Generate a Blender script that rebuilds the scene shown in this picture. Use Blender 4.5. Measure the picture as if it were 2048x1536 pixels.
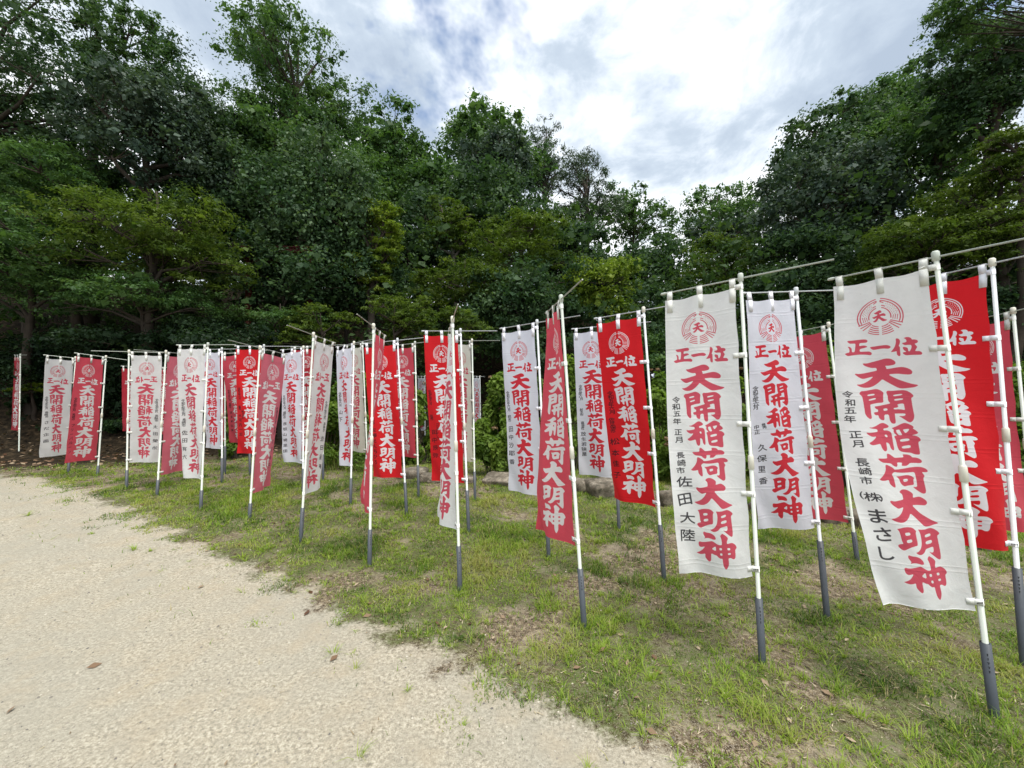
import bpy, math, random
import numpy as np
for o in list(bpy.data.objects): bpy.data.objects.remove(o)
S = bpy.context.scene; C = S.collection
# ------------------------------------------------------------------ camera
F = 770.0; W, H = 2048, 1536; HZ = 795.0; EYE = 1.68
PIT = math.atan((HZ - H / 2) / F)
cam = bpy.data.cameras.new('camera'); cam.sensor_width = 36; cam.lens = F / W * 36
cam.clip_start = .05; cam.clip_end = 3000
co = bpy.data.objects.new('camera', cam); C.objects.link(co)
co.location = (0, 0, EYE); co.rotation_euler = (math.pi / 2 + PIT, 0, 0); S.camera = co
# ------------------------------------------------------------------ sky, sun, exposure
SUN_EL, SUN_AZ = math.radians(68), math.radians(150)       # azimuth clockwise from +Y
sund = np.array([math.sin(SUN_AZ) * math.cos(SUN_EL), math.cos(SUN_AZ) * math.cos(SUN_EL), math.sin(SUN_EL)])
wd = bpy.data.worlds.new('World'); S.world = wd; wd.use_nodes = True
nt = wd.node_tree; nt.nodes.clear()
def N(nt, t, **kw):
    n = nt.nodes.new(t)
    for k, v in kw.items():
        if k == 'inp':
            for a, b in v.items(): n.inputs[a].default_value = b
        else: setattr(n, k, v)
    return n
def MA(nt, op, a, b=None, c=None, clamp=False):
    n = N(nt, 'ShaderNodeMath', operation=op, use_clamp=clamp)
    for i, v in enumerate((a, b, c)):
        if v is None: continue
        if isinstance(v, (int, float)): n.inputs[i].default_value = v
        else: nt.links.new(v, n.inputs[i])
    return n.outputs[0]
def MIX(nt, f, a, b, mode='MIX'):
    n = N(nt, 'ShaderNodeMix', data_type='RGBA', blend_type=mode)
    for i, v in ((0, f), (6, a), (7, b)):
        if isinstance(v, (int, float)): n.inputs[i].default_value = v
        elif isinstance(v, tuple): n.inputs[i].default_value = (*v, 1) if len(v) == 3 else v
        else: nt.links.new(v, n.inputs[i])
    return n.outputs[2]
def RAMP(nt, f, stops, interp='LINEAR'):
    n = N(nt, 'ShaderNodeValToRGB'); r = n.color_ramp; r.interpolation = interp
    while len(r.elements) < len(stops): r.elements.new(.5)
    for e, (p, c) in zip(r.elements, stops):
        e.position = p; e.color = (*c, 1) if isinstance(c, tuple) else (c, c, c, 1)
    nt.links.new(f, n.inputs[0]); return n.outputs[0]
def NOISE(nt, v, scale, detail=4, rough=.5, dist=0.):
    n = N(nt, 'ShaderNodeTexNoise', inp={'Scale': scale, 'Detail': detail, 'Roughness': rough, 'Distortion': dist})
    if v is not None: nt.links.new(v, n.inputs['Vector'])
    return n.outputs['Fac']
tc = N(nt, 'ShaderNodeTexCoord'); gen = tc.outputs['Generated']
sky = N(nt, 'ShaderNodeTexSky', sky_type='NISHITA', sun_disc=False, sun_elevation=SUN_EL, sun_rotation=SUN_AZ)
sep = N(nt, 'ShaderNodeSeparateXYZ'); nt.links.new(gen, sep.inputs[0])
dz = MA(nt, 'ADD', MA(nt, 'MAXIMUM', sep.outputs[2], 0.), .22)
comb = N(nt, 'ShaderNodeCombineXYZ')
nt.links.new(MA(nt, 'DIVIDE', sep.outputs[0], dz), comb.inputs[0])
nt.links.new(MA(nt, 'DIVIDE', sep.outputs[1], dz), comb.inputs[1])
off = N(nt, 'ShaderNodeVectorMath', operation='ADD'); nt.links.new(comb.outputs[0], off.inputs[0]); off.inputs[1].default_value = (9.9, .3, 33.)
cp = off.outputs[0]
# cloud body (large shapes), bright rims and soft grey bellies; the cloud layer lies flat above the whole place
big = NOISE(nt, cp, 1.5, 7, .56, .25)
mid = NOISE(nt, cp, 3.8, 8, .62, .4)
dens = MA(nt, 'ADD', MA(nt, 'MULTIPLY', big, .62), MA(nt, 'MULTIPLY', mid, .38))
dot = N(nt, 'ShaderNodeVectorMath', operation='DOT_PRODUCT'); nt.links.new(gen, dot.inputs[0]); dot.inputs[1].default_value = tuple(sund)
glow = MA(nt, 'POWER', MA(nt, 'MAXIMUM', dot.outputs['Value'], 0.), 5.)
shade = RAMP(nt, dens, [(.38, (1.05, 1.06, 1.08)), (.455, (.88, .91, .95)), (.495, (.68, .74, .81)), (.545, (.47, .545, .635)), (.62, (.36, .43, .53))])
gl = MA(nt, 'ADD', .88, MA(nt, 'MULTIPLY', glow, .18))
cl = N(nt, 'ShaderNodeVectorMath', operation='SCALE'); nt.links.new(shade, cl.inputs[0]); nt.links.new(gl, cl.inputs['Scale'])
cover = RAMP(nt, NOISE(nt, cp, 1.6, 6, .6, .2), [(.33, 0.), (.42, 1.)])
skys = N(nt, 'ShaderNodeVectorMath', operation='SCALE'); nt.links.new(sky.outputs[0], skys.inputs[0]); skys.inputs['Scale'].default_value = .13
col = MIX(nt, cover, skys.outputs[0], cl.outputs[0])
bg = N(nt, 'ShaderNodeBackground'); nt.links.new(col, bg.inputs[0]); bg.inputs[1].default_value = 1.0
out = N(nt, 'ShaderNodeOutputWorld'); nt.links.new(bg.outputs[0], out.inputs[0])
sl = bpy.data.lights.new('sun', 'SUN'); sl.energy = 2.5; sl.angle = math.radians(38); sl.color = (1, .95, .87)
so = bpy.data.objects.new('sun', sl); C.objects.link(so)
from mathutils import Vector, Matrix
so.rotation_euler = Vector(sund).to_track_quat('Z', 'Y').to_euler()
S.view_settings.view_transform = 'Standard'; S.view_settings.look = 'None'
S.view_settings.exposure = 0.68; S.view_settings.gamma = 1.0; S.view_settings.use_curve_mapping = False
S.render.engine = 'CYCLES'; S.cycles.use_denoising = True
S.cycles.max_bounces = 6; S.cycles.diffuse_bounces = 3; S.cycles.transmission_bounces = 4
S.cycles.transparent_max_bounces = 4; S.cycles.glossy_bounces = 2; S.cycles.caustics_reflective = False

# ------------------------------------------------------------------ helpers
def ray(px, py):
    c = (H / 2 - py) / F
    return np.array([(px - W / 2) / F, math.cos(PIT) - c * math.sin(PIT), math.sin(PIT) + c * math.cos(PIT)])
def at(px, py, Y):
    r = ray(px, py); return np.array([0, 0, EYE]) + r * (Y / r[1])
def proj(p):
    p = np.asarray(p, float) - np.array([0, 0, EYE])
    yf = p[..., 1] * math.cos(PIT) + p[..., 2] * math.sin(PIT); zf = -p[..., 1] * math.sin(PIT) + p[..., 2] * math.cos(PIT)
    return np.stack([W / 2 + F * p[..., 0] / yf, H / 2 - F * zf / yf], -1)
def vnoise(x, y, seed=0):
    """smooth value noise 0..1 on arrays"""
    xi = np.floor(x).astype(np.int64); yi = np.floor(y).astype(np.int64); fx = x - xi; fy = y - yi
    fx = fx * fx * (3 - 2 * fx); fy = fy * fy * (3 - 2 * fy)
    def h(a, b):
        n = (a * 374761393 + b * 668265263 + seed * 1442695041) & 0x7fffffff
        n = ((n ^ (n >> 13)) * 1274126177) & 0x7fffffff
        return ((n ^ (n >> 16)) & 0xffff) / 65535.
    a = h(xi, yi); b = h(xi + 1, yi); c = h(xi, yi + 1); d = h(xi + 1, yi + 1)
    return (a * (1 - fx) + b * fx) * (1 - fy) + (c * (1 - fx) + d * fx) * fy
def fbm(x, y, seed=0, oct=4):
    s = 0; a = .5; t = 0
    for i in range(oct):
        s = s + a * vnoise(x * 2 ** i + 17.3 * i, y * 2 ** i - 9.1 * i, seed + i); t += a; a *= .5
    return s / t
def mesh_np(name, V, Fc, mat, parent=None, smooth=False, fattr=None, uv=None):
    """mesh object from arrays; Fc is (n,3) or (n,4)"""
    V = np.asarray(V, np.float32); Fc = np.asarray(Fc, np.int32); k = Fc.shape[1]
    me = bpy.data.meshes.new(name)
    me.vertices.add(len(V)); me.vertices.foreach_set('co', V.ravel())
    me.loops.add(Fc.size); me.loops.foreach_set('vertex_index', Fc.ravel())
    me.polygons.add(len(Fc)); me.polygons.foreach_set('loop_start', np.arange(0, Fc.size, k, dtype=np.int32))
    if smooth: me.polygons.foreach_set('use_smooth', np.ones(len(Fc), bool))
    if fattr:
        for nm, (dom, arr) in fattr.items():
            a = me.attributes.new(nm, 'FLOAT', dom); a.data.foreach_set('value', np.asarray(arr, np.float32))
    if uv is not None:
        u = me.uv_layers.new(name='UVMap'); u.data.foreach_set('uv', np.asarray(uv, np.float32)[Fc.ravel()].ravel())
    me.update(calc_edges=True)
    if mat: me.materials.append(mat)
    o = bpy.data.objects.new(name, me); C.objects.link(o)
    if parent: o.parent = parent
    return o
def tag(o, label=None, cat=None, group=None, kind=None):
    if label: o['label'] = label
    if cat: o['category'] = cat
    if group: o['group'] = group
    if kind: o['kind'] = kind
    return o
def empty(name, loc):
    o = bpy.data.objects.new(name, None); C.objects.link(o); o.location = tuple(loc); o.empty_display_size = .1; return o
class TB:
    """collects tubes and boxes in quads"""
    def __init__(s): s.v = []; s.f = []; s.n = 0
    def tube(s, pts, rad, sides=6, cap=True):
        pts = [np.asarray(p, float) for p in pts]; k = len(pts)
        rad = [rad] * k if isinstance(rad, (int, float)) else rad
        ring = []
        up = None
        for i in range(k):
            d = pts[min(i + 1, k - 1)] - pts[max(i - 1, 0)]; d = d / (np.linalg.norm(d) + 1e-9)
            if up is None:
                up = np.array([1., 0, 0]) if abs(d[0]) < .7 else np.array([0, 1., 0])
            a = np.cross(d, up); a /= np.linalg.norm(a) + 1e-9; b = np.cross(d, a); up = np.cross(a, d)
            ring.append(s.n)
            for j in range(sides):
                t = 2 * math.pi * j / sides
                s.v.append(pts[i] + rad[i] * (math.cos(t) * a + math.sin(t) * b)); s.n += 1
        for i in range(k - 1):
            for j in range(sides):
                q = (j + 1) % sides
                s.f.append((ring[i] + j, ring[i] + q, ring[i + 1] + q, ring[i + 1] + j))
        if cap:
            for i, fl in ((0, 1), (k - 1, 0)):
                s.v.append(pts[i]); c = s.n; s.n += 1
                for j in range(0, sides, 2):
                    s.f.append((c, ring[i] + j, ring[i] + (j + 1) % sides, ring[i] + (j + 2) % sides))
        return s
    def box(s, c, ax, ay, az):
        c = np.asarray(c, float); b = s.n
        for i in (-1, 1):
            for j in (-1, 1):
                for k in (-1, 1): s.v.append(c + i * np.asarray(ax) + j * np.asarray(ay) + k * np.asarray(az))
        s.n += 8
        for q in ((0, 1, 3, 2), (4, 6, 7, 5), (0, 4, 5, 1), (2, 3, 7, 6), (0, 2, 6, 4), (1, 5, 7, 3)): s.f.append(tuple(b + t for t in q))
        return s
    def make(s, name, mat, parent=None, smooth=True, origin=None):
        v = np.array(s.v)
        if origin is not None: v = v - np.asarray(origin)
        return mesh_np(name, v, s.f, mat, parent, smooth)
def material(name):
    m = bpy.data.materials.new(name); m.use_nodes = True; nt = m.node_tree
    p = nt.nodes['Principled BSDF']; return m, nt, p
def simple(name, col, rough=.6, var=.12, scale=8., bump=0., spec=.3):
    m, nt, p = material(name)
    t = N(nt, 'ShaderNodeTexCoord').outputs['Object']
    f = NOISE(nt, t, scale, 5, .6)
    c = MIX(nt, f, tuple(x * (1 - var * 2) for x in col), tuple(min(1, x * (1 + var * 2)) for x in col))
    nt.links.new(c, p.inputs['Base Color']); p.inputs['Roughness'].default_value = rough; p.inputs['Specular IOR Level'].default_value = spec
    if bump:
        b = N(nt, 'ShaderNodeBump', inp={'Strength': bump, 'Distance': .02}); nt.links.new(NOISE(nt, t, scale * 3, 6, .65), b.inputs['Height']); nt.links.new(b.outputs[0], p.inputs['Normal'])
    return m

# ------------------------------------------------------------------ terrain
SB = np.array([at(x, y, 1) for x, y in [(-260, 925), (0, 966), (100, 980), (200, 1008), (260, 1038), (330, 1062), (400, 1097), (480, 1122), (560, 1160), (640, 1205), (700, 1232), (770, 1262), (848, 1297), (940, 1330), (1020, 1385), (1170, 1432), (1270, 1468), (1360, 1525), (1480, 1640)]])
SB = SB - np.array([0, 0, EYE]); SB = (SB * (EYE / -SB[:, 2])[:, None])[:, :2]     # the sand's edge on level ground
SB = np.concatenate([[SB[0] + (SB[0] - SB[1]) * 2], SB, [[SB[-1][0] + .3, -6]]])
def sand_sd(x, y):
    """signed distance to the sand's edge, positive on the sand"""
    best = np.full(x.shape, 1e9); sg = np.zeros(x.shape)
    for (ax, ay), (bx, by) in zip(SB[:-1], SB[1:]):
        dx, dy = bx - ax, by - ay; t = np.clip(((x - ax) * dx + (y - ay) * dy) / (dx * dx + dy * dy), 0, 1)
        ex, ey = x - ax - t * dx, y - ay - t * dy; d = np.hypot(ex, ey)
        s = np.sign(dx * (y - ay) - dy * (x - ax)); u = d < best
        best = np.where(u, d, best); sg = np.where(u, s, sg)
    return -best * sg
def sstep(a, b, x):
    t = np.clip((x - a) / (b - a), 0, 1); return t * t * (3 - 2 * t)
def edge_d(x, y): return y - 14.5 + .45 * np.abs(x)
def ground_z(x, y):
    x = np.asarray(x, float); y = np.asarray(y, float)
    z = .17 * sstep(3.6, 8.5, y + .15 * np.abs(x + 1)) * sstep(-18, -10, x + .0 * y) + .25 * sstep(9, 14, y)
    z = z + .03 * (fbm(x * .9, y * .9, 5) - .5) * sstep(-.3, .5, -sand_sd(x, y))
    d = edge_d(x, y); az = x / np.maximum(y, 1)
    valley = np.exp(-((az - .42) / .16) ** 2)
    h = 13.0 * (1 - np.exp(-np.maximum(d, 0) / 17.)) * (1 - .78 * valley)
    h = h * (1 + .12 * (fbm(x * .12, y * .12, 9) - .5))
    return z + h * sstep(-.5, 4., d)
# ------------------------------------------------------------------ print on the banners
# outlines of the brush lettering, traced as closed contours: (origin x, origin y, scale, [outline, hole, hole...])
GLYPHS = []
def G(ox, oy, sc, *polys):
    GLYPHS.append([[(ox + x / sc, oy + y / sc) for x, y in p] for p in polys])
G(1350,660,12.8,[(95,548),(200,530),(300,508),(370,497),(415,500),(440,525),(440,560),(415,580),(320,590),(305,605),(305,665),(350,650),(395,645),(440,665),(440,685),(400,705),(318,735),(318,800),(400,793),(480,785),(525,815),(530,850),(510,878),(430,868),(320,870),(220,890),(130,918),(95,895),(70,865),(110,840),(145,830),(150,790),(140,730),(115,695),(130,685),(165,700),(185,740),(190,810),(205,818),(235,810),(240,700),(240,610),(215,605),(150,615),(120,590)])
G(1350,660,12.8,[(490,685),(530,675),(620,655),(720,635),(790,630),(840,655),(845,690),(810,718),(720,715),(640,730),(555,755),(515,730),(495,705)])
G(1350,660,12.8,[(925,475),(955,470),(985,490),(1000,530),(995,590),(975,650),(995,660),(1000,720),(1005,790),(1010,860),(1000,885),(975,880),(950,850),(945,800),(945,770),(900,785),(845,798),(880,735),(910,670),(925,600),(930,530)])
G(1350,660,12.8,[(1055,465),(1100,440),(1150,440),(1190,465),(1200,500),(1250,495),(1300,515),(1310,550),(1290,580),(1245,595),(1275,635),(1295,670),(1270,720),(1255,762),(1330,758),(1370,785),(1380,820),(1360,845),(1280,848),(1190,850),(1115,862),(1070,845),(1040,805),(1060,790),(1110,775),(1065,745),(1045,700),(1050,665),(1095,672),(1130,690),(1140,765),(1165,765),(1190,700),(1195,650),(1185,620),(1130,622),(1080,628),(1045,605),(1030,575),(1060,570),(1100,555),(1110,530),(1095,490),(1070,472)])
G(1350,720,12.8,[(380,310),(450,310),(540,270),(640,230),(740,185),(790,175),(850,182),(900,215),(930,255),(925,300),(890,325),(820,345),(755,350),(775,385),(780,425),(860,405),(950,375),(1040,360),(1110,375),(1180,415),(1210,460),(1200,510),(1160,532),(1080,532),(960,522),(810,545),(880,600),(980,655),(1100,705),(1200,740),(1300,757),(1280,785),(1230,815),(1130,840),(1040,858),(980,850),(900,800),(800,730),(715,665),(690,700),(640,770),(570,840),(500,880),(420,890),(360,875),(320,850),(290,820),(360,815),(430,775),(510,700),(570,610),(490,645),(400,685),(350,665),(300,625),(260,585),(262,562),(330,570),(430,540),(540,500),(620,470),(620,435),(605,405),(540,415),(470,395),(410,365),(385,335)])
TEN = len(GLYPHS) - 1
G(1350,720,12.8,[(370,970),(430,962),(520,930),(590,905),(630,900),(680,920),(720,955),(738,980),(730,1040),(730,1120),(735,1190),(710,1210),(640,1220),(560,1250),(515,1270),(520,1360),(523,1408),(523,1468),(533,1558),(523,1593),(493,1598),(448,1548),(423,1488),(418,1408),(410,1300),(398,1180),(385,1090),(355,1060),(340,1035),(350,1000)],
  [(470,1045),(585,1010),(595,1045),(480,1080)],[(490,1155),(605,1105),(612,1140),(500,1185)])
G(1350,720,12.8,[(785,945),(800,925),(880,922),(960,905),(1050,890),(1110,900),(1170,940),(1215,995),(1215,1025),(1180,1060),(1185,1120),(1195,1220),(1210,1350),(1218,1408),(1223,1468),(1213,1538),(1188,1588),(1158,1613),(1118,1603),(1068,1558),(1018,1518),(970,1485),(1060,1480),(1085,1450),(1080,1420),(910,1438),(913,1448),(918,1528),(923,1638),(908,1663),(873,1670),(843,1648),(823,1588),(815,1465),(738,1478),(740,1598),(713,1610),(678,1598),(648,1558),(643,1500),(590,1505),(565,1450),(590,1435),(640,1425),(640,1370),(605,1360),(580,1305),(650,1290),(740,1255),(850,1215),(815,1170),(805,1110),(805,1060),(790,1000),(780,965)],
  [(890,1015),(1035,975),(1040,1005),(900,1048)],[(905,1110),(1045,1078),(1050,1110),(915,1150)],[(950,1225),(1060,1190),(1070,1280),(1080,1345),(1000,1330),(900,1345),(895,1315),(960,1295),(975,1265)],[(725,1345),(790,1328),(800,1375),(735,1395)])
G(1360,830,12.8,[(345,380),(400,375),(470,330),(530,275),(575,255),(630,275),(675,320),(665,350),(630,370),(580,385),(580,425),(640,418),(690,440),(712,480),(718,600),(722,720),(728,800),(720,850),(690,845),(665,800),(655,720),(630,690),(600,685),(605,780),(600,850),(575,882),(545,875),(515,820),(500,720),(430,750),(370,768),(330,755),(312,720),(360,690),(420,620),(450,570),(385,585),(330,560),(300,530),(285,495),(340,500),(410,485),(475,465),(480,430),(465,408),(400,405),(355,395)],
  [(585,530),(615,510),(635,530),(635,570),(610,570)])
G(1360,830,12.8,[(720,360),(790,320),(860,265),(930,222),(990,235),(1060,275),(1080,310),(1060,335),(1110,370),(1150,420),(1120,455),(1035,490),(1100,490),(1160,525),(1182,570),(1175,600),(1140,625),(1145,720),(1155,850),(1150,900),(1100,910),(1050,900),(1010,878),(930,878),(850,870),(805,840),(785,760),(775,650),(765,590),(748,545),(770,525),(800,520),(750,465),(745,420),(755,400),(735,380)],
  [(785,400),(845,380),(860,430),(890,500),(830,510),(800,460)],[(900,375),(1010,345),(990,400),(940,455),(915,410)],[(840,600),(995,560),(1000,615),(850,655)],[(860,750),(1010,705),(1010,770),(865,800)])
G(1370,890,12.8,[(285,275),(370,270),(450,260),(450,200),(460,155),(500,165),(540,200),(580,240),(650,230),(740,218),(735,175),(730,155),(800,150),(855,165),(880,185),(880,205),(960,205),(1010,225),(1045,265),(1040,300),(1010,322),(930,325),(840,330),(810,365),(770,400),(685,405),(690,370),(705,335),(610,335),(615,385),(600,425),(570,430),(530,405),(500,365),(430,360),(370,360),(320,330)])
G(1370,890,12.8,[(395,400),(430,398),(480,425),(530,460),(540,490),(620,480),(730,455),(850,420),(960,400),(1040,405),(1100,435),(1125,475),(1115,500),(1080,510),(1020,512),(1055,570),(1060,600),(1035,640),(1045,760),(1060,890),(1050,950),(1020,970),(985,968),(930,930),(870,880),(830,835),(910,838),(912,740),(905,620),(895,518),(800,535),(690,550),(600,550),(530,540),(480,595),(505,650),(510,760),(515,840),(500,870),(460,850),(415,790),(412,710),(350,735),(290,742),(250,720),(300,665),(360,580),(390,500)])
G(1370,890,12.8,[(550,630),(620,625),(700,600),(770,590),(830,605),(880,650),(855,690),(860,790),(800,805),(740,815),(680,835),(640,810),(610,760),(600,690),(575,655)],[(665,685),(755,668),(755,720),(680,745)])
G(1380,960,15.36,[(520,75),(545,30),(600,0),(660,0),(720,20),(780,60),(820,105),(815,150),(805,200),(870,185),(950,165),(1010,190),(1080,245),(1108,295),(1100,345),(1050,385),(960,380),(860,378),(750,385),(820,480),(920,590),(1050,680),(1170,755),(1310,815),(1200,850),(1100,885),(1010,905),(960,900),(920,870),(840,770),(750,665),(670,580),(620,670),(550,750),(470,800),(400,810),(330,795),(270,770),(225,730),(310,710),(400,650),(480,550),(540,430),(480,455),(415,478),(350,430),(300,380),(270,325),(285,285),(370,305),(480,275),(575,250),(575,190),(570,125),(540,95)])
G(1380,960,15.36,[(305,965),(360,950),(430,920),(510,905),(590,908),(650,930),(700,980),(715,1010),(690,1050),(690,1180),(695,1290),(680,1350),(610,1365),(540,1390),(470,1430),(390,1485),(340,1460),(300,1410),(290,1380),(310,1340),(395,1315),(370,1260),(360,1150),(345,1040),(325,990)],
  [(445,1045),(555,1030),(560,1095),(455,1120)],[(460,1220),(570,1190),(575,1260),(465,1295)])
G(1380,960,15.36,[(765,965),(850,975),(950,970),(1030,945),(1100,935),(1170,960),(1240,1010),(1280,1060),(1265,1090),(1215,1125),(1225,1260),(1240,1450),(1245,1480),(1250,1590),(1240,1690),(1210,1718),(1150,1690),(1080,1630),(1000,1560),(950,1505),(1020,1535),(1065,1530),(1085,1480),(1080,1390),(980,1415),(880,1440),(840,1500),(790,1545),(720,1575),(660,1560),(610,1515),(680,1490),(740,1430),(790,1330),(805,1220),(810,1110),(795,1020)],
  [(905,1110),(1055,1060),(1060,1125),(920,1170)],[(905,1260),(1065,1220),(1070,1300),(900,1335)])
G(1380,1040,15.36,[(455,350),(520,375),(620,385),(690,420),(740,480),(755,530),(745,565),(700,572),(640,550),(570,535),(510,545),(465,565),(495,520),(460,460),(440,410)])
G(1380,1040,15.36,[(340,655),(430,670),(520,655),(600,630),(665,612),(720,645),(780,690),(830,712),(905,712),(905,620),(890,520),(862,450),(890,405),(920,375),(970,405),(1040,455),(1080,510),(1070,550),(1045,600),(1040,670),(1120,658),(1190,650),(1260,680),(1320,735),(1350,800),(1335,830),(1290,870),(1295,980),(1285,1070),(1260,1110),(1215,1120),(1180,1100),(1140,1075),(1075,1085),(1085,1180),(1090,1280),(1060,1370),(1020,1430),(985,1390),(950,1320),(935,1220),(925,1105),(870,1115),(820,1080),(780,1030),(730,1020),(650,975),(650,1080),(655,1180),(640,1225),(615,1242),(580,1220),(540,1165),(510,1110),(510,1010),(450,1038),(390,1045),(330,1025),(290,1000),(350,975),(400,940),(450,880),(495,800),(430,820),(380,825),(345,790),(330,720)],
  [(655,850),(730,770),(755,775),(765,905)],[(840,800),(905,795),(910,860),(850,865)],[(1045,790),(1130,790),(1135,850),(1060,855)],[(860,955),(915,950),(925,1015),(870,1020)],[(1060,940),(1140,930),(1145,980),(1070,990)])

def homography(src, dst):
    A = []
    for (x, y), (u, v) in zip(src, dst):
        A.append([x, y, 1, 0, 0, 0, -u * x, -u * y, -u])
        A.append([0, 0, 0, x, y, 1, -v * x, -v * y, -v])
    return np.linalg.svd(np.array(A, float))[2][-1].reshape(3, 3)

TW, TH, SS = 384, 1536, 2        # print resolution of one banner, 0.45 x 1.8 m
HM = homography([(1334, 597), (1469, 577), (1364, 1139), (1503, 1154)], [(0, 0), (1, 0), (0, 1), (1, 1)])
def to_uv(p):
    p = np.array(p, float)
    q = np.c_[p, np.ones(len(p))] @ HM.T
    return q[:, :2] / q[:, 2:]
def chaikin(p, k=.22):
    q = np.roll(p, -1, 0)
    return np.stack([p * (1 - k) + q * k, p * k + q * (1 - k)], 1).reshape(-1, 2)

def fill(mask, polys):
    """even-odd fill of closed contours given in pixels of the supersampled mask"""
    allp = np.concatenate(polys)
    x0, y0 = np.floor(allp.min(0)).astype(int) - 1; x1, y1 = np.ceil(allp.max(0)).astype(int) + 1
    x0 = max(x0, 0); y0 = max(y0, 0); x1 = min(x1, mask.shape[1]); y1 = min(y1, mask.shape[0])
    if x1 <= x0 or y1 <= y0: return
    X = np.arange(x0, x1) + .5; ins = np.zeros((y1 - y0, x1 - x0), bool)
    for p in polys:
        q = np.roll(p, -1, 0)
        for (ax, ay), (bx, by) in zip(p, q):
            if ay == by: continue
            lo, hi = (ay, by) if ay < by else (by, ay)
            r0 = max(int(np.ceil(lo - .5)), y0); r1 = min(int(np.ceil(hi - .5)), y1)
            if r1 <= r0: continue
            ys = np.arange(r0, r1) + .5
            xs = ax + (bx - ax) * (ys - ay) / (by - ay)
            ins[r0 - y0:r1 - y0] ^= X[None, :] < xs[:, None]
    mask[y0:y1, x0:x1] |= ins

def make_print():
    m = np.zeros((TH * SS, TW * SS), bool); S = np.array([TW * SS, TH * SS])
    for g in GLYPHS:
        fill(m, [chaikin(to_uv(p)) * S for p in g])
    # round rice-sheaf crest: centre and radius in banner units
    c = to_uv([(1400.5, 657)])[0] * S; R = .245 * S[0]
    def stroke(pts, w):
        pts = np.array(pts, float); d = np.gradient(pts, axis=0); d /= np.linalg.norm(d, axis=1)[:, None] + 1e-9
        n = np.c_[-d[:, 1], d[:, 0]] * w / 2
        fill(m, [(np.concatenate([pts + n, (pts - n)[::-1]])) * R + c])
    def P(r, a): a = math.radians(a); return (r * math.sin(a), -r * math.cos(a))
    for s in (-1, 1):
        arc = lambda r, a0, a1, w: stroke([P(r, s * (a0 + (a1 - a0) * i / 24)) for i in range(25)], w)
        arc(.97, 6, 115, .052); arc(.86, 5, 112, .05)
        stroke([P(.86, s * 5), P(.80, s * 7), P(.76, s * 18)], .05)
        arc(.49, 14, 104, .05); arc(.60, 12, 28, .05)
        for k in range(3):
            a = 113 + k * 9
            stroke([P(.50, s * (a + 4 - 1.5 * k)), P(1.02, s * (a + 1))], .05)
        for k in range(5):
            arc(.97 - k * .105, 176.5 - k * .8, 146 - k * 2.2 + (k == 4) * 2, .05)
        for k in range(3):
            stroke([P(.60 + .085 * k, s * 86), P(.58 + .085 * k, s * 108)], .03)
        for j, r in enumerate((.58, .66, .74, .79)):
            for i in range(7):
                a = 27 + i * 8.6 + (j % 2) * 4
                q = np.array(P(r - .01 * (i % 2), s * a)); e = .02
                if j == 3 and i > 5: continue
                fill(m, [(q + np.array([(-e, 0), (0, -e * 1.3), (e, 0), (0, e * 1.3)])) * R + c])
    t = to_uv(GLYPHS[TEN][0]); lo, hi = t.min(0), t.max(0); t = (t - lo) / (hi - lo)
    t = chaikin(t) * np.array([.66, .62]) + np.array([-.33, -.34])
    fill(m, [t * R + c])
    return m.reshape(TH, SS, TW, SS).mean((1, 3)).astype(np.float32)
# ------------------------------------------------------------------ ground sheet
def axis(a, fine0, fine1, b, st, g):
    mid = list(np.arange(fine0, fine1, st)); lo = []; x, s = fine0, st
    while x > a: s *= g; x -= s; lo.append(x)
    hi = []; x, s = mid[-1], st
    while x < b: s *= g; x += s; hi.append(x)
    return np.array(lo[::-1] + mid + hi)
gx = axis(-400, -6.5, 6.5, 400, .045, 1.09); gy = axis(-60, 1.0, 8.0, 500, .045, 1.09)
X, Y = np.meshgrid(gx, gy)
Z = ground_z(X, Y)
sd = sand_sd(X, Y)
pn = fbm(X * 1.7, Y * 1.7, 21, 4)
rel = sstep(.0, .3, sd)
near = np.hypot(X, Y) < 9
Z = Z + near * (rel * .006 * (fbm(X * 6, Y * 6, 3) - .5) + (1 - rel) * .022 * (fbm(X * 5, Y * 5, 4) - .5))
ny, nx = X.shape; idx = np.arange(nx * ny).reshape(ny, nx)
faces = np.stack([idx[:-1, :-1], idx[:-1, 1:], idx[1:, 1:], idx[1:, :-1]], -1).reshape(-1, 4)
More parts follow.
